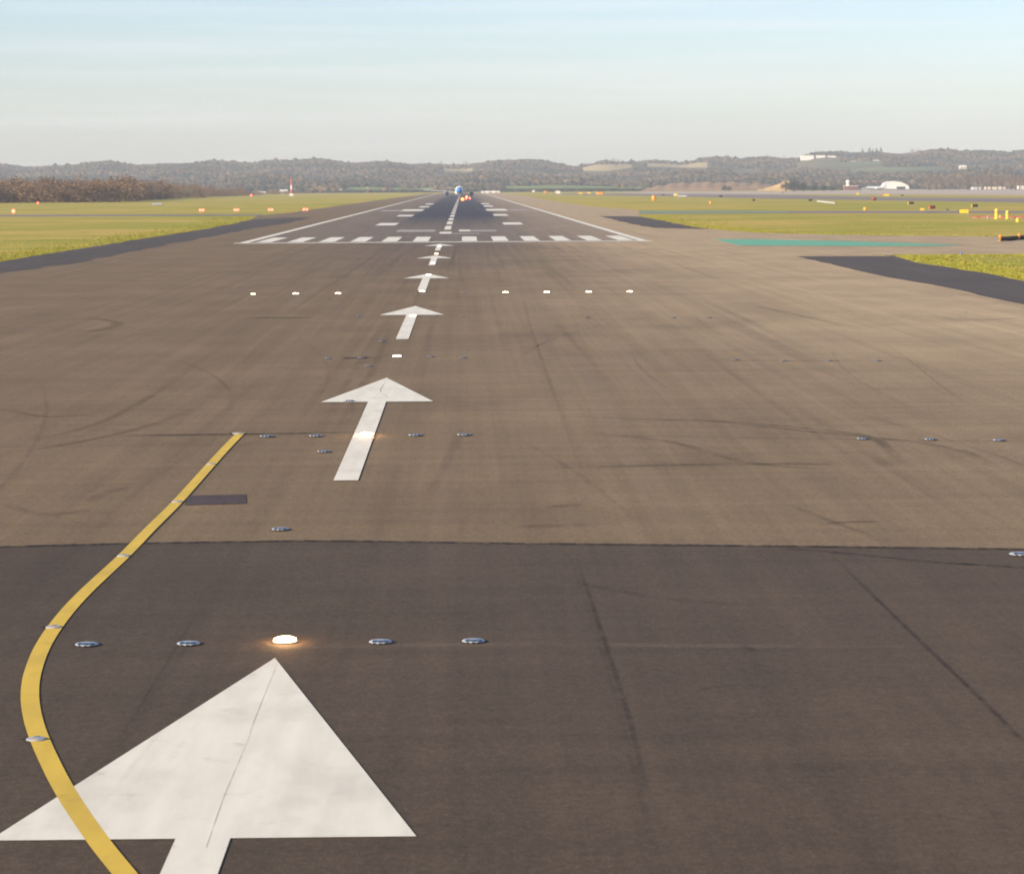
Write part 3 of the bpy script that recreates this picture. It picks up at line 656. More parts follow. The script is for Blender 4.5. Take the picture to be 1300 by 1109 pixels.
drum(1220, 323.6, 2.4, 3.6, plain('blue_lamp', (.05, .16, .45, 1), .3, .5), 'small blue edge lamp at the corner of the grass', 'edge lamp', 'edge_lamp', None, m_conc)
# round red obstruction ball, on a stand
x, y = g(1109, 256); k = mpp(y); e = empty('warning_ball', (x, y, .05), 'round red ball on a stand at the far taxiway edge', 'warning ball')
q = MB(); q.lathe([(.2*k*4, k*1.0), (3.3*k, k*1.9), (3.7*k, k*3.3), (3.2*k, k*4.8), (.2*k*4, k*5.6)], 20); q.obj('ball', m_redb, e, True)
q = MB(); q.tube([(0, 0, 0), (0, 0, k*1.3)], .12, 8); q.obj('stand', m_conc, e)
# low orange barrier run and dark pipe barrier
p0, p1 = g(1232, 276.6), g(1420, 277.5); L = math.dist(p0, p1); e = empty('plastic_barrier', (p0[0], p0[1], .02), 'long low orange-red barrier running behind the yellow posts', 'barrier', None, math.atan2(p1[1]-p0[1], p1[0]-p0[0]))
q = MB()
nb = int(L/2)
for i in range(nb): q.box((1+i*2, 0, .2), (1.96, .35, .36), 0, .05)
q.obj('rail', m_redb, e); q = MB()
for i in range(nb): q.box((1+i*2, 0, .02), (1.2, .5, .05), 0, .01)
q.obj('feet', m_conc, e)
p0, p1 = g(1271, 306.5), g(1420, 293.5); L = math.dist(p0, p1); e = empty('closure_barrier', (p0[0], p0[1], .025), 'dark low barrier lying across the taxiway with amber lamps on it', 'barrier', None, math.atan2(p1[1]-p0[1], p1[0]-p0[0]))
q = MB(); q.tube([(0, 0, .24), (L, 0, .24)], .24, 12); q.obj('beam', m_drk, e, True)
q = MB()
for i in range(int(L/6)+1): q.box((i*6+.5, 0, .06), (.5, .9, .1), 0, .02)
q.obj('feet', m_conc, e)
xs_ = [-.4, 7., 22., 44.]
for i, xx in enumerate(xs_):
    q = MB(); q.lathe([(.10, 0), (.10, .42), (.17, .46), (.18, .62), (.10, .74)], 12, (xx, -.35 if i else 0, 0)); q.obj('lamp', m_org, e, True)
# flat white marker boards and strips on the grass
for pts, lb in (([(1037, 255.0), (1060, 257.5), (1060, 258.5), (1037, 256.0)], 'white marker boards lying in a line on the far grass'), ([(858, 248.6), (872, 248.7), (872, 249.4), (858, 249.3)], 'white strip on the grass beside the yellow and white board'), ([(193, 259.0), (206, 258.8), (206, 260), (193, 260.4)], 'pale board lying on the grass before the brown scrub')):
    P = [g(*p) for p in pts]; a = P[0]; V = [(p[0]-a[0], p[1]-a[1], zz) for zz in (0, .22) for p in P]
    mk = mesh_obj('marker_board', V, [(3, 2, 1, 0), (4, 5, 6, 7), (0, 1, 5, 4), (1, 2, 6, 5), (2, 3, 7, 6), (3, 0, 4, 7)], m_whp, loc=(a[0], a[1], .02)); tag(mk, lb, 'marker board')

# ------------------------------------------------------------------ hills
RP = [(-700, 214), (-300, 211), (0, 209), (60, 210), (100, 208), (200, 206), (260, 204.5), (330, 203), (375, 202.5), (430, 205), (470, 203.5), (520, 206.5), (560, 208), (590, 205.5), (640, 203.5), (670, 202.5), (700, 206), (730, 208), (760, 206), (810, 204), (860, 201), (900, 199.5), (940, 200.5), (1000, 198.5), (1030, 196), (1060, 193.5), (1100, 192), (1150, 190.5), (1200, 190), (1260, 190.5), (1300, 190), (1500, 192), (2000, 205)]
RX = [p[0] for p in RP]; RY = [p[1] for p in RP]
D0, D1, D2 = 3450., 6000., 8200.
def sstep(t): t = np.clip(t, 0, 1); return t*t*(3-2*t)
def terr(px, d):                          # height over photo column px and distance d
    px = np.asarray(px, float); d = np.asarray(d, float)
    ridge = (y0(px)-np.interp(px, RX, RY))*D1/F+6.4-9.5
    t = (d-D0)/(D1-D0)
    h = ridge*(.30*sstep(t*2.2)+.12*sstep((t-.42)*5)+.58*sstep((t-.50)*2.05))
    h += 4.5*np.sin(px*.021+d*.0031)*sstep(t*3)*(1-sstep((t-.8)*5)*.7)+3.*np.sin(px*.047-d*.002+1)*sstep(t*3)
    h += 2.0*np.sin(px*.09+2.)*sstep((t-.6)*4)
    h = np.where(d > D1, h*(1-.55*sstep((d-D1)/(D2-D1))), h)
    return np.maximum(h, -.3)
def colx(px): r = ray(px, y0(px)); return r.x/r.y
cols = np.arange(-700, 2001, 12); rows = np.concatenate([np.arange(D0, D1, 60), np.arange(D1, D2+1, 200)])
V = []; Fc = []
cxs = [colx(p) for p in cols]
for d in rows:
    hh = terr(cols, np.full(len(cols), d))
    V += [(c*d, d, h) for c, h in zip(cxs, hh)]
n = len(cols)
for j in range(len(rows)-1):
    for i in range(n-1): a = j*n+i; Fc.append((a, a+1, a+1+n, a+n))
m_hill = grassmat('hill_pasture', sr(98, 96, 64), sr(112, 104, 76), sr(84, 90, 56), .25)
mesh_obj('hills', V, Fc, m_hill, smooth=True)['kind'] = 'structure'
def tpy(px, d): x = colx(px)*d; return proj(x, d, float(terr(px, d)))[1]
def tsolve(px, py):                       # nearest distance where the hillside shows at photo row py
    best = None; ds = np.arange(D0, D1, 15)
    for d in ds:
        if tpy(px, d) <= py: return float(d)
    return float(D1)
m_tan = grassmat('tan_stubble_field', sr(178, 158, 108), sr(170, 152, 106), sr(156, 150, 96), .3)
m_gf = grassmat('green_pasture', sr(118, 140, 62), sr(108, 132, 66), sr(130, 140, 76), .3)
m_gf2 = grassmat('dull_green_pasture', sr(98, 112, 66), sr(110, 118, 76), sr(86, 102, 60), .3)
fields = [([(563, 213.4), (600, 212.4)], [(563, 218), (600, 218.5)], m_tan), ([(740, 210.5), (770, 209.5), (802, 208.5)], [(742, 217.5), (770, 218.5), (802, 214)], m_tan),
          ([(822, 208.5), (860, 207.3), (898, 207)], [(822, 212), (860, 213.5), (898, 214)], m_tan), ([(1056, 207.5), (1085, 207), (1118, 205)], [(1052, 213), (1085, 213), (1118, 209)], m_gf2),
          ([(1080, 215), (1150, 213), (1200, 212)], [(1080, 219), (1150, 218), (1200, 216.5)], m_gf2), ([(930, 216), (956, 215.8)], [(930, 217.8), (956, 217.6)], m_gf2)]
low = [([(640, 237.6), (740, 237.4), (815, 237.2)], [(640, 240.3), (740, 240.2), (815, 240.4)], m_gf), ([(440, 238.8), (500, 238.9), (550, 239)], [(440, 242), (500, 242), (560, 241.6)], m_gf)]
for top, bot, mt in fields+low:
    x0_, x1_ = top[0][0], top[-1][0]; nx = max(6, int((x1_-x0_)/4)); V = []; Fc = []
    for i in range(nx+1):
        px = x0_+(x1_-x0_)*i/nx; yt = np.interp(px, [p[0] for p in top], [p[1] for p in top]); yb = np.interp(px, [p[0] for p in bot], [p[1] for p in bot])
        da, db = tsolve(px, yb), tsolve(px, yt); db = max(db, da+40)
        for j in range(13): d = da+(db-da)*j/12; V.append((colx(px)*d, d, float(terr(px, d))+1.2))
        if i:
            for j in range(12): a = (i-1)*13+j; Fc.append((a, a+13, a+14, a+1))
    mesh_obj('field', V, Fc, mt)['kind'] = 'structure'
def infield(px, py):
    for top, bot, mt in fields+low:
        if top[0][0]-2 < px < top[-1][0]+2:
            yt = np.interp(px, [p[0] for p in top], [p[1] for p in top]); yb = np.interp(px, [p[0] for p in bot], [p[1] for p in bot])
            if yt-.2 < py < yb+(5.0 if mt is not m_gf else 1.2): return True
    return False

# ------------------------------------------------------------------ woods (masses) and single trees
def ico(sub):
    import bmesh
    b = bmesh.new(); bmesh.ops.create_icosphere(b, subdivisions=sub, radius=1)
    V = np.array([v.co[:] for v in b.verts]); Fs = np.array([[v.index for v in f.verts] for f in b.faces]); b.free(); return V, Fs
IV, IF = ico(2); JV, JF = ico(1)
def lump_t():                             # lumpy, ragged crown
    V = IV.copy(); ph = RS.rand(6)*6.3
    r = 1+.22*np.sin(V[:, 0]*5+ph[0])*np.sin(V[:, 1]*5+ph[1])+.18*np.sin(V[:, 2]*7+ph[2])+RS.randn(len(V))*.12
    V = V*r[:, None]; V[:, 2] = np.where(V[:, 2] < 0, V[:, 2]*.6, V[:, 2]); return V, IF
def flake_t(n, size, spread=1., tall=1., up=.0):   # cloud of small leaf / twig flakes gathered in clumps
    cl = RS.randn(max(4, n//14), 3); cl /= np.linalg.norm(cl, axis=1)[:, None]; cl *= (RS.rand(len(cl), 1)**.45)*.8
    c = cl[RS.randint(len(cl), size=n)]+RS.randn(n, 3)*.17*spread
    c[:, 2] = c[:, 2]*tall+up
    a = RS.randn(n, 3); a /= np.linalg.norm(a, axis=1)[:, None]; b = RS.randn(n, 3); b -= (a*b).sum(1)[:, None]*a; b /= np.linalg.norm(b, axis=1)[:, None]
    s = size*(.5+RS.rand(n, 1)); V = np.concatenate([c+a*s, c-a*s*.5+b*s*.7, c-a*s*.5-b*s*.7], 1).reshape(-1, 3)
    return V, np.arange(n*3).reshape(-1, 3)
def mass(name, temps, P, SC, tint, mat, kind='stuff'):
    Vs = []; Fs = []; T = []; b = 0
    for p, s, t in zip(P, SC, tint):
        tv, tf = temps[RS.randint(len(temps))]; a = RS.rand()*6.28; c, s_ = math.cos(a), math.sin(a)
        v = np.stack([tv[:, 0]*c-tv[:, 1]*s_, tv[:, 0]*s_+tv[:, 1]*c, tv[:, 2]], 1)*np.array(s)+np.array(p)
        Vs.append(v); Fs.append(tf+b); b += len(v); T.append(np.full(len(v), t))
    V = np.concatenate(Vs).astype(np.float32); Fc = np.concatenate(Fs).astype(np.int32); T = np.concatenate(T).astype(np.float32)
    me = bpy.data.meshes.new(name); me.vertices.add(len(V)); me.vertices.foreach_set('co', V.ravel())
    me.loops.add(Fc.size); me.loops.foreach_set('vertex_index', Fc.ravel())
    me.polygons.add(len(Fc)); me.polygons.foreach_set('loop_start', np.arange(0, Fc.size, 3, dtype=np.int32)); me.polygons.foreach_set('loop_total', np.full(len(Fc), 3, dtype=np.int32))
    me.update(calc_edges=True); a = me.attributes.new('tint', 'FLOAT', 'POINT'); a.data.foreach_set('value', T)
    me.materials.append(mat); o = bpy.data.objects.new(name, me); C.objects.link(o)
    if kind: o['kind'] = kind
    return o
m_wood = tinted('winter_woodland', [(0, sr(28, 40, 32)), (.25, sr(50, 54, 36)), (.5, sr(80, 70, 48)), (.8, sr(96, 80, 54)), (1, sr(112, 86, 58))], sc=.05)
m_scrub = tinted('bare_brown_scrub', [(0, sr(104, 88, 72)), (.3, sr(114, 94, 74)), (.6, sr(124, 101, 78)), (.85, sr(136, 112, 84)), (1, sr(118, 108, 80))], sc=.4)
m_ever = tinted('evergreen_foliage', [(0, sr(34, 44, 36)), (1, sr(58, 68, 50))], sc=.5)
m_bark = plain('grey_brown_bark', sr(78, 66, 56), .9, .1, 0, .3, 2.)
lumps = [lump_t() for _ in range(8)]
def small_t():
    V = JV*(1+RS.randn(len(JV), 1)*.25); V[:, 2] = np.where(V[:, 2] < 0, V[:, 2]*.6, V[:, 2]*1.1); return V, JF
smalls = [small_t() for _ in range(14)]
P = []; SC = []; T = []
def patchnoise(px, d): return .5+.22*math.sin(px*.024+d*.013)+.2*math.sin(px*.011-d*.021+2)+.16*math.sin(px*.08+d*.031)+.12*math.sin(px*.19-d*.02)
for i in range(64000):
    px = RS.uniform(-420, 1720); d = D0+150+(D1+420-D0-150)*RS.rand()**.85
    py = tpy(px, d) if d < D1 else 0
    if d < D1 and infield(px, py): continue
    if d < 5500 and 1010 < px < 1066 and py < 216: continue
    if d < 5360 and (1078 < px < 1090 or 1106 < px < 1120) and py < 214: continue
    if 4450 < d < 4700 and (1217 < px < 1228 or 1281 < px < 1289): continue
    if 500 < px < 1720 and d < 3900 and (640 < px < 815 or px < 560): continue
    s = RS.uniform(2.2, 4.7)*(1+.5*(RS.rand() < .03)); z = float(terr(px, d))
    P.append((colx(px)*d, d, z+s*.55)); SC.append((s*1.15, s*1.15, s*RS.uniform(.8, 1.25)))
    T.append(np.clip(patchnoise(px, d)*.85+RS.randn()*.09, 0, 1))
for i in range(2600):
    px = RS.uniform(-420, 1720); d = RS.uniform(5750, 6080); q = math.sin(px*.09)+math.sin(px*.23+1)+math.sin(px*.041+2)
    if 1012 < px < 1064 or (735 < px < 900 and d < 5800): continue
    s = RS.uniform(2.6, 4.4)+max(0, q)*.55; P.append((colx(px)*d, d, float(terr(px, d))+s*.7)); SC.append((s*1.2, s*1.2, s*RS.uniform(.9, 1.4))); T.append(np.clip(.35+.15*q+RS.randn()*.12, 0, 1))
mass('far_woods', smalls, P, SC, T, m_wood)
# woodland along the foot of the hills
P = []; SC = []; T = []
for i in range(2600):
    px = RS.uniform(-400, 1700); d = RS.uniform(3560, 3900)
    if 636 < px < 818 or 436 < px < 562: d = RS.uniform(4080, 4350)
    s = RS.uniform(3, 5.6)
    if 1080 < px < 1175: continue
    P.append((colx(px)*d, d, float(terr(px, d))+s*.5)); SC.append((s*1.2, s*1.2, s)); T.append(np.clip(.42+.22*math.sin(px*.05)+RS.randn()*.09+(.2 if px > 1150 else 0), 0, 1))
mass('far_treeline', lumps, P, SC, T, m_wood)
# low dark hedges on the far side of the airfield
P = []; SC = []; T = []
for i in range(700):
    px = RS.choice([RS.uniform(336, 560), RS.uniform(640, 830), RS.uniform(930, 1075)], p=[.4, .3, .3]); d = 3300+RS.rand()*80
    s = RS.uniform(1.2, 2.6)*(1.6 if px > 900 else 1)
    P.append((colx(px)*d, d, s*.4)); SC.append((s*1.8, s, s)); T.append(RS.rand()*.3)
mass('hedgerow_vegetation', lumps, P, SC, T, m_wood)
# brown scrub belt on the left, blurred bare shrubs
flk = [flake_t(420, .075) for _ in range(7)]
P = []; SC = []; T = []
bx_ = [-500, -200, 0, 100, 150, 200, 240, 300, 340, 420]; byb = [268, 260.5, 257.8, 257.6, 256.6, 253.6, 251.5, 249.5, 247.5, 245.6]; byt = [237, 236, 227, 229.5, 226, 230.5, 234.5, 240.5, 243, 243.6]
for i in range(1500):
    px = RS.uniform(-450, 395); yb = np.interp(px, bx_, byb); d = g(px, yb)[1]*(1+RS.rand()*.22)+8
    ht = max(2.5, (yb-np.interp(px, bx_, byt)+2.*math.sin(px*.13)+1.5*math.sin(px*.31+1))*mpp(d))
    s = ht*RS.uniform(.22, .52)
    P.append((colx(px)*d, d, RS.uniform(.25, .95)*(ht-s)+s*.1)); SC.append((s*1.5, s*1.5, s*1.05)); T.append(np.clip(.5+.25*math.sin(px*.06)+RS.randn()*.2, 0, 1))
mass('brown_undergrowth', flk, P, SC, T, m_scrub)
# single trees
def tree_proto(name, kind, label, group):
    e = empty(name, (0, 0, -50), label, 'tree', group)   # unit tree, 1 m tall, scaled when placed
    m = MB(); m.tube([(0, 0, 0), (.008, .005, .3), (0, .01, .62), (.01, 0, .88)], [.030, .022, .014, .005], 7)
    for k in range(9):
        a = k*2.4; z = .22+.07*k; L = (.30 if kind != 'poplar' else .12)*(1-.06*k)
        m.tube([(0, 0, z), (L*.6*math.cos(a), L*.6*math.sin(a), z+.10), (L*math.cos(a), L*math.sin(a), z+.2)], [.012, .007, .002], 5)
    m.obj('trunk', m_bark, e)
    if kind == 'bare': tv, tf = flake_t(900, .034, .9, 1.); sc = (.40, .40, .37); up = .60; mt = m_scrub; t = .45
    elif kind == 'ever': tv, tf = flake_t(1100, .075, .9, 1.); sc = (.40, .40, .44); up = .52; mt = m_ever; t = .3
    else: tv, tf = flake_t(700, .08, .8, 1.); sc = (.15, .15, .48); up = .52; mt = m_ever; t = .8
    v = tv*np.array(sc)
    if kind == 'ever': v[:, :2] *= np.clip(1.25-(v[:, 2:3]+.4)*.9, .3, 1.3)
    v[:, 2] += up
    tt = np.repeat(np.clip(t+RS.randn(len(tf))*.22, 0, 1), 3)
    mesh_obj('crown', v.tolist(), tf.tolist(), mt, e, attrs={'tint': tt.tolist()})
    return e
protos = {'bare': [tree_proto('bare_tree', 'bare', '', '') for _ in range(3)], 'ever': [tree_proto('evergreen_tree', 'ever', '', '') for _ in range(2)], 'poplar': [tree_proto('poplar_tree', 'poplar', '', '') for _ in range(2)]}
used = set()
def tree(kind, x, y, z, h, label, group, wide=1.):
    pr = random.choice(protos[kind])
    if id(pr) in used: o = dup(pr, (x, y, z), label, group)
    else: used.add(id(pr)); o = pr; o.location = (x, y, z); o['label'] = label; o['group'] = group
    if not group and 'group' in o: del o['group']
    o.scale = (h*wide, h*wide, h); o.rotation_euler.z = random.uniform(0, 6.28)
def tree_at(kind, px, pyb, hpx, label, group, wide=1.):          # on flat ground
    x, y = g(px, pyb); tree(kind, x, y, 0, hpx*mpp(y), label, group, wide)
def tree_hill(kind, px, d, pyt, label, group, wide=1.):          # on the hillside, top at photo row pyt
    z = float(terr(px, d)); top = H+(y0(px)-pyt)*d/F
    tree(kind, colx(px)*d, d, z-.3, max(5, top-z), label, group, wide)
for i in range(34):
    px = random.uniform(-60, 225); yb = float(np.interp(px, bx_, byb))-.7; yt = float(np.interp(px, bx_, byt))
    tree_at('bare', px, yb, (yb-yt)*random.uniform(.85, 1.2), 'bare brown tree in the scrub belt behind the left grass', 'bare trees in the brown scrub belt', random.uniform(.9, 1.3))
tree_at('ever', 235, 248.4, 18.5, 'round dark evergreen standing beyond the brown scrub', None, 1.2)
tree_at('ever', 246, 248, 15, 'smaller dark evergreen just right of the round one', None, 1.)
tree_at('ever', 212, 249.5, 17, 'thin dark evergreen left of the round one', None, .7)
RT = 'trees along the skyline above the tan fields'
for px, yt, w in ((738, 206, 1.), (746, 205, 1.3), (752, 206.5, 1.), (766, 202.5, 1.), (770, 200.5, 1.1), (779, 200, 1.4), (785, 201, 1.2), (791, 202.5, 1.1), (801.5, 200, .8), (812, 202.5, 1.2), (822, 202.5, 1.2), (834, 202, 1.3)):
    tree_hill('bare' if w > 1.15 else 'ever', px, 5700, yt, 'skyline tree above the pale tan field on the hill', RT, w)
for px, yt, w in ((893, 197.5, 1.6), (974, 195.5, 1.5), (995, 197, 1.4), (1158, 188, 1.6), (1166, 187.5, 1.4), (1192, 187.5, 1.6), (1250, 189.5, 1.4), (560, 203, 1.2), (592, 203.5, 1.6), (648, 201, 1.5), (672, 200.5, 1.6), (365, 201, 1.6), (376, 200.5, 1.6), (478, 202, 1.4)):
    tree_hill('bare', px, 5900, yt, 'broad bare tree standing up from the wooded skyline', 'bare trees on the wooded skyline', w)
tree_hill('ever', 1035.5, 5500, 190.5, 'dark conifer between the long white buildings on the ridge', None, .8)
for k, px in enumerate((1095, 1103.5, 1108, 1112.5, 1118)):
    tree_hill('poplar', px, 5850, (187, 186, 188, 186.5, 186)[k], 'thin tall tree in the spiky cluster on the skyline', 'thin trees on the skyline', 1.3)
for px, pyt in ((1146, 197), (1152, 198.5), (1238, 206), (1233, 208)):
    tree_hill('ever', px, 5200, pyt, 'dark evergreen on the upper hillside', 'dark evergreens on the hillside', 1.3)
for px, hp in ((998, 15), (1008, 17), (1020, 13), (1033, 10), (1046, 9), (1056, 8), (920, 9), (926, 8)):
    tree_at('ever', px, 243.4, hp, 'dark bush at the foot of the hill by the sand ramp', 'dark bushes at the hill foot', 1.5)
for px in range(1176, 1330, 7):
    tree_at('bare', px+random.uniform(-3, 3), 241.3, random.uniform(18, 23), 'bare brown tree in the belt behind the pale apron', 'bare trees behind the apron', 1.3)
for px in range(1085, 1176, 10):
    tree_hill('bare', px+random.uniform(-3, 3), 4000, random.uniform(226, 229), 'bare brown tree behind the white dome hangar', 'bare trees behind the hangar', 1.6)

# earth bank and sand ramp beyond the far taxiway
m_sand = grassmat('sandy_earth', sr(160, 128, 92), sr(138, 112, 84), sr(108, 96, 70), 1.2)
V = []; Fc = []; cs = np.arange(812, 1004, 3); ds = np.linspace(3240, 3400, 10)
for px in cs:
    hpk = np.interp(px, [812, 835, 865, 905, 935, 960, 985, 1003], [0, 7, 10.5, 11, 10.5, 9.5, 6, 0])+.8*math.sin(px*.4)+.6*math.sin(px*.17)
    for j, d in enumerate(ds):
        V.append((colx(px)*d, d, max(0, hpk)*math.sin(min(1, j/6)*PI/2)*(1 if j < 8 else .6)+(.35*random.random() if j else -.2)))
for i in range(len(cs)-1):
    for j in range(len(ds)-1): a = i*len(ds)+j; Fc.append((a, a+len(ds), a+len(ds)+1, a+1))
mesh_obj('earth_bank_terrain', V, Fc, m_sand, smooth=True)['kind'] = 'structure'
d = 3200; V = []; pts = [(962, .8), (970, 1.6), (980, 4.8), (990, 8.2), (1001, 11.8)]; Fc = []
for px, h in pts: V += [(colx(px)*d, d-14, max(.2, h-3.)), (colx(px)*(d+6), d+6, h+.8), (colx(px)*(d+60), d+60, max(0, h-4))]
for i in range(len(pts)-1):
    for j in range(2): a = i*3+j; Fc.append((a, a+3, a+4, a+1))
V2 = [(v[0], v[1], -.1) for v in V]; nV = len(V)
per = [0, 3, 6, 9, 12, 13, 14, 11, 8, 5, 2, 1]
for i in range(len(per)): a, b = per[i], per[(i+1) % len(per)]; Fc.append((a, a+nV, b+nV, b))
mesh_obj('sand_ramp_terrain', V+V2, Fc, grassmat('bright_sand', sr(196, 164, 112), sr(186, 154, 108), sr(170, 140, 96), 1.))['kind'] = 'structure'

# ------------------------------------------------------------------ far buildings and parked aircraft
m_bw = plain('white_building_cladding', (.78, .75, .68, 1), .6, .3); m_br = plain('brown_brick_wall', sr(122, 84, 72), .9, .2); m_roof = plain('grey_roof', (.30, .30, .31, 1), .7, .3); m_win = plain('dark_glazing', (.03, .035, .045, 1), .2, .7)
m_beige = plain('beige_cladding', (.62, .54, .40, 1), .7, .3)
def house(px, d, wpx, hpx, label, wall=None, roof=None, flat=False, group=None, z=None, name='building', rz=0., nwin=4, dep=14.):
    z = float(terr(px, d)) if z is None else z; k = mpp(d); w, h = wpx*k, hpx*k
    e = empty(name, (colx(px)*d, d, z-.2), label, 'building', group, rz); wh = h*(1 if flat else .62)
    q = MB(); q.box((0, 0, wh/2), (w, dep, wh), 0, 0); q.obj('wall', wall or m_bw, e)
    if flat: q = MB(); q.box((0, 0, wh+.25), (w+.8, dep+.8, .5), 0, .1); q.obj('roof', roof or m_roof, e)
    else:
        a, b = w/2+.4, dep/2+.4; q = MB(); q.add([(-a, -b, wh), (a, -b, wh), (a, b, wh), (-a, b, wh), (-a, 0, h), (a, 0, h)], [(0, 1, 5, 4), (2, 3, 4, 5), (0, 4, 3), (1, 2, 5), (3, 2, 1, 0)]); q.obj('roof', roof or m_roof, e)
    for i in range(nwin):
        q = MB(); q.box((w*(-.5+(i+.5)/nwin), -dep/2-.03, wh*.5), (w/nwin*.45, .12, wh*.4), 0, 0); q.obj('window', m_win, e)
    return e
def hz(px, py): return tsolve(px, py)
for px, w, h, lb in ((1024.5, 16, 5, 'longest white building on the wooded ridge, left of the dark conifer'), (1041.5, 11, 4.2, 'white building just right of the ridge conifer'), (1055.5, 10, 3.6, 'pale building at the right end of the white ridge group')):
    d = 5480; k = mpp(d); z = H+(y0(px)-(203.5 if px < 1030 else 202.5))*k
    house(px, d, w, h+1, lb, flat=True, roof=m_bw, group='white buildings on the ridge', z=z, nwin=0)
for px, py, w, h, lb in ((1083, 208.2, 6, 4, 'small white house above the green hillside field'), (1112, 206.6, 7, 4, 'pale pinkish house at the top of the green hillside field')):
    d = 5350; house(px, d, w, h, lb, z=H+(y0(px)-py)*mpp(d), roof=m_bw if px < 1100 else m_beige, nwin=2, wall=m_bw)
d = 4700; house(1222, d, 8, 5, 'bright cream house alone on the right hillside', z=H+(y0(1222)-214.5)*mpp(d), wall=m_beige, roof=m_bw, nwin=2)
d = 4600; house(1285, d, 5, 3.5, 'tiny pinkish house low on the right hillside', z=H+(y0(1285)-220)*mpp(d), roof=m_bw, nwin=1)
house(1080, 3150, 17, 5.4, 'low brown brick building with a white roof and ball-topped turret', wall=m_br, roof=m_bw, flat=True, z=.3, nwin=5)
e = empty('radar_tower', (colx(1076.5)*3172, 3172, 0), 'white ball on a turret rising behind the brown brick building', 'radar tower')
q = MB(); q.lathe([(2.2, 0), (2.2, 7.3), (1.6, 7.5), (1.6, 8.4)], 16); q.obj('turret', m_bw, e)
q = MB(); q.lathe([(1.2, 8.4), (2.3, 9.2), (2.6, 10.6), (2.1, 12), (.4, 12.9)], 20); q.obj('dome', m_bw, e, True)
house(1098, 3150, 9, 3, 'low grey shed just right of the brick building', wall=m_roof, roof=m_roof, flat=True, z=.3, nwin=2)
# dome hangar
k = mpp(3600); e = empty('dome_hangar', (colx(1136)*3600, 3600, float(terr(1136, 3600))-.5), 'large white domed hangar in front of the brown trees', 'hangar')
prof = [(-17*k, 0), (-16.5*k, 4*k), (-14*k, 7.5*k), (-10*k, 9.6*k), (-2*k, 10.2*k), (6*k, 9*k), (11*k, 6.8*k), (15.5*k, 4.2*k), (17*k, 0)]
V = [(x, y, z) for y in (-12, 12) for x, z in prof]; n = len(prof)
q = MB().add(V, [tuple(range(n-1, -1, -1)), tuple(range(n, 2*n))]+[(i, i+1, i+1+n, i+n) for i in range(n-1)]); q.obj('shell', m_bw, e)
q = MB().box((6*k, -12.2, 1.7*k), (11*k, .3, 3.2*k)); q.obj('door', m_win, e)
# parked white jet fins and bodies on the apron
def jet(px, d, lb, rz, s=1., z=0.2):
    e = empty('parked_jet', (colx(px)*d, d, z), lb, 'aircraft', 'parked white aircraft', rz)
    q = MB(); q.lathe([(.3, -17), (1.5, -15), (1.95, -12), (1.95, 9), (1.2, 14), (.3, 18)], 20, (0, 0, 3.6), 'x'); q.obj('fuselage', m_body, e, True)
    q = MB().add([(12, -.2, 5), (17, -.2, 5), (19, -.15, 11.4), (16.4, -.15, 11.4), (12, .2, 5), (17, .2, 5), (19, .15, 11.4), (16.4, .15, 11.4)], [(3, 2, 1, 0), (4, 5, 6, 7), (0, 1, 5, 4), (1, 2, 6, 5), (2, 3, 7, 6), (3, 0, 4, 7)]); q.obj('fin', m_body, e)
    for s_ in (-1, 1):
        n_ = 4; P_ = [(-4, s_*1.8, 2.8), (4, s_*16, 4.2), (6, s_*16, 4.2), (3, s_*1.8, 2.8)]
        V = [(a, b, c+.25) for a, b, c in P_]+[(a, b, c-.25) for a, b, c in P_]; q = MB().add(V, [(0, 1, 2, 3), (7, 6, 5, 4)]+[(i, i+4, (i+1) % 4+4, (i+1) % 4) for i in range(4)]); q.obj('wing', m_body, e)
        q = MB(); q.lathe([(.8, -1.6), (1., -1), (.9, 1.2), (.5, 2.2)], 16, (-1.5, s_*5.5, 2.0), 'x'); q.obj('engine', m_body, e, True)
        q = MB(); q.tube([(1.5, s_*2.6, 2.8), (1.5, s_*2.6, 0)], .3, 8); q.obj('main_gear', m_drk, e)
    q = MB(); q.tube([(-12, 0, 2.5), (-12, 0, 0)], .25, 8); q.obj('nose_gear', m_drk, e); e.scale = (s,)*3
    return e
jet(1112, 3260, 'white aircraft parked side-on beside the brick building', .25, .82)
jet(1168, 3700, 'tall white tail of an aircraft parked right of the dome hangar', .5, 1., float(terr(1168, 3700)))
jet(622, 2950, 'white aircraft parked just beyond the airliner, to its right', .15, .62) if False else None
house(1263, 3420, 24, 2.6, 'long low sunlit beige shed on the far apron', wall=m_beige, roof=m_bw, flat=True, z=0, nwin=0)
house(1297, 3500, 9, 4, 'pale shed at the far right end of the apron', wall=m_bw, roof=m_roof, flat=True, z=0, nwin=2)
house(1240, 3480, 12, 2.5, 'low white shed left of the long beige shed', wall=m_bw, roof=m_roof, flat=True, z=0, nwin=3)
for px, w, h, mt, lb in ((312, 5, 2.6, m_bw, 'small white shed at the left end of the far sheds'), (330, 14, 3, m_bw, 'white-roofed shed beyond the grass, left of the striped mast'), (347, 8, 4.5, m_beige, 'taller cream shed beyond the grass'), (308, 12, 2.2, m_roof, 'low grey shed beside the scrub'),
                      (360, 9, 5, m_beige, 'cream shed next to the striped mast'), (425, 7, 3.4, m_beige, 'small cream house before the far wood'), (431.5, 4, 4.4, m_bw, 'narrow white house before the far wood'), (468, 9, 2.4, m_bw, 'low pale shed on the green strip')):
    house(px, 3350 if px > 400 else 3000+px*.5, w, h, lb, wall=mt, roof=m_bw if mt is not m_roof else m_roof, z=0, group='sheds beyond the left grass', nwin=2)
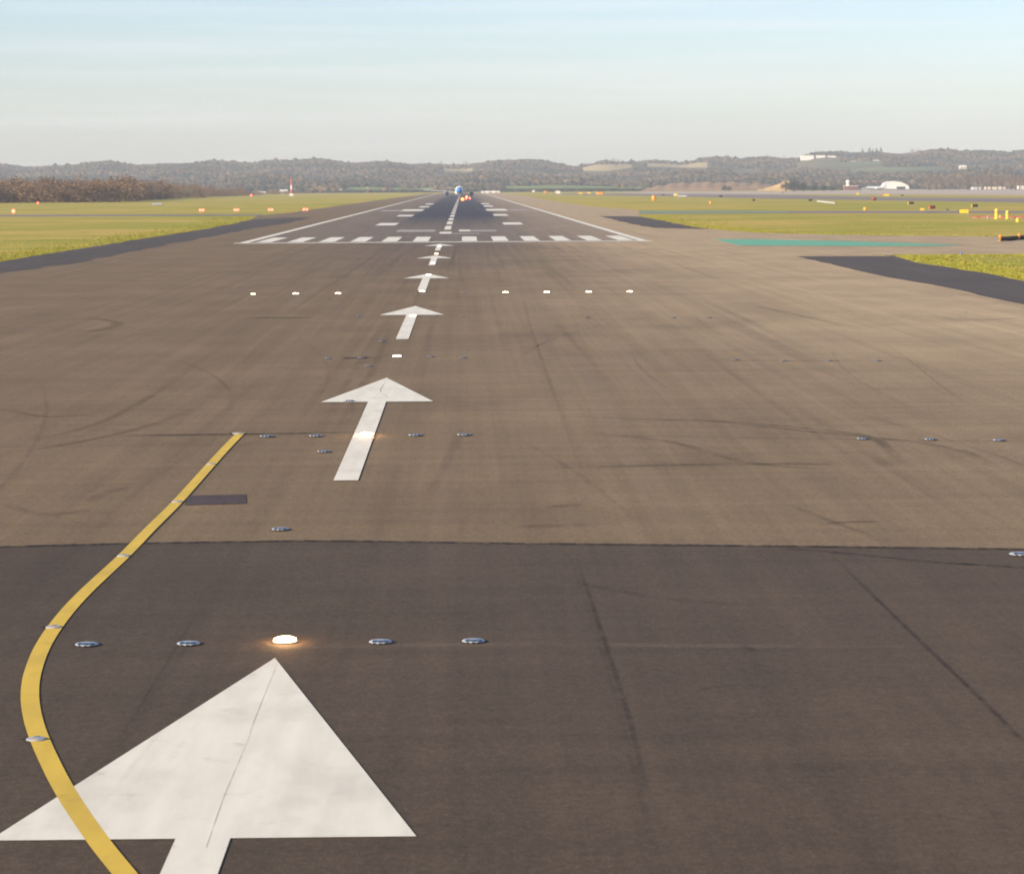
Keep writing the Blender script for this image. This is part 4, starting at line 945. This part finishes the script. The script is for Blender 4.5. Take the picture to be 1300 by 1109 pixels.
for px, w, lb in ((660, 6, 'pale farm roof at the foot of the wood, nearest the runway'), (670, 7, 'second pale farm roof at the foot of the wood'), (684, 6, 'third pale farm roof at the foot of the wood'), (716, 7, 'pinkish farm roof at the foot of the wood')):
    house(px, 4020, w, 3.4, lb, wall=m_bw, roof=m_beige, z=float(terr(px, 4020)), group='farm buildings at the wood edge', nwin=2)
house(622.5, 2900, 23, 2.1, 'long low white hut on the runway edge beyond the airliner', flat=True, roof=m_bw, z=0, nwin=3, dep=6)
# slim poles on the left
for px, hp in ((406, 9), (467, 8)):
    x, y = g(px, 246.2); e = empty('slim_pole', (x, y, 0), 'thin reddish pole beyond the grass, %s' % ('nearer the striped mast' if px < 420 else 'nearer the runway'), 'pole', 'thin poles beyond the grass')
    q = MB(); q.tube([(0, 0, 0), (0, 0, hp*mpp(y))], [.4, .25], 8); q.obj('shaft', m_redp, e); q = MB(); q.box((0, 0, hp*mpp(y)), (1.2, .6, .7), 0, .1); q.obj('lamp_head', m_whp, e)

# ------------------------------------------------------------------ grass tufts along the asphalt edges and over the nearer grass
def inpoly(x, y, P):
    c = False; j = len(P)-1
    for i in range(len(P)):
        if (P[i][1] > y) != (P[j][1] > y) and x < (P[j][0]-P[i][0])*(y-P[i][1])/(P[j][1]-P[i][1])+P[i][0]: c = not c
        j = i
    return c
bl_t = []
for _ in range(5):
    v = []; 
    for k in range(7):
        a = RS.rand()*6.28; r = RS.rand()*.5; x, y = r*math.cos(a), r*math.sin(a); w = .22; h = .5+RS.rand()*.6; b = RS.rand()*6.28
        v += [(x-w*math.cos(b), y-w*math.sin(b), 0), (x+w*math.cos(b), y+w*math.sin(b), 0), (x+RS.randn()*.25, y+RS.randn()*.25, h)]
    bl_t.append((np.array(v), np.arange(21).reshape(-1, 3)))
P = []; SC = []; T = []; cnt = 0
def edgepts(px, n, off):
    Q = catmull([g(*p) for p in px], 30)
    for i in range(n):
        t = RS.rand()*(len(Q)-1.001); i0 = int(t); f = t-i0; a, b = Q[i0], Q[i0+1]; L = math.dist(a, b) or 1
        o = -abs(RS.randn())*off*(1+math.hypot(*a)/300)+.15
        yield a[0]+(b[0]-a[0])*f, a[1]+(b[1]-a[1])*f, o, -(b[1]-a[1])/L, (b[0]-a[0])/L
for px, n, sg in ((LG[2:11], 6000, -1), (RG[6:16], 5000, -1), (RG2[1:10], 7000, -1), ([(1133, 324.2), (1220, 323.8), (1300, 323.4)], 2500, 1)):
    for x, y, o, nx, ny in edgepts(px, n, 1.6):
        X, Y = x+nx*o*sg, y+ny*o*sg
        if inpoly(X, Y, mainpoly):
            X, Y = x-nx*o*sg, y-ny*o*sg
            if inpoly(X, Y, mainpoly) and RS.rand() > .15: continue
        s = RS.uniform(.04, .10)*(1+math.hypot(X, Y)/900); P.append((X, Y, 0)); SC.append((s*1.3, s*1.3, s)); T.append(np.clip(.35+RS.randn()*.3, 0, 1))
for i in range(9000):
    px, py = RS.uniform(-60, 1360), 300+60*RS.rand()
    if py < 326 and px > 400: py = RS.uniform(272, 301)
    X, Y = g(px, py)
    if inpoly(X, Y, mainpoly) or Y > 720: continue
    s = RS.uniform(.04, .08)*(1+Y/900); P.append((X, Y, 0)); SC.append((s*1.5, s*1.5, s)); T.append(np.clip(.5+.3*math.sin(X*.08+Y*.02)+RS.randn()*.3, 0, 1))
mass('grass', bl_t, P, SC, T, m_tuft)

# ------------------------------------------------------------------ haze
me = bpy.data.meshes.new('haze'); x0_, x1_, ya, yb, z0, z1 = -9500, 9500, -450, 9600, -1.3, 190
me.from_pydata([(x, y, z) for z in (z0, z1) for y in (ya, yb) for x in (x0_, x1_)], [], [(0, 2, 3, 1), (4, 5, 7, 6), (0, 1, 5, 4), (2, 6, 7, 3), (0, 4, 6, 2), (1, 3, 7, 5)])
mh = bpy.data.materials.new('haze'); mh.use_nodes = True; t = mh.node_tree; t.nodes.clear(); o_ = t.nodes.new('ShaderNodeOutputMaterial'); v_ = t.nodes.new('ShaderNodeVolumePrincipled')
v_.inputs['Color'].default_value = (.80, .865, .93, 1); v_.inputs['Density'].default_value = 1.0e-4; v_.inputs['Anisotropy'].default_value = 0.
t.links.new(v_.outputs[0], o_.inputs['Volume']); me.materials.append(mh)
ho = bpy.data.objects.new('haze', me); C.objects.link(ho); ho['kind'] = 'stuff'
for k in list(protos.values()):
    for pr in k:
        if id(pr) not in used:
            for ch in list(pr.children): bpy.data.objects.remove(ch)
            bpy.data.objects.remove(pr)
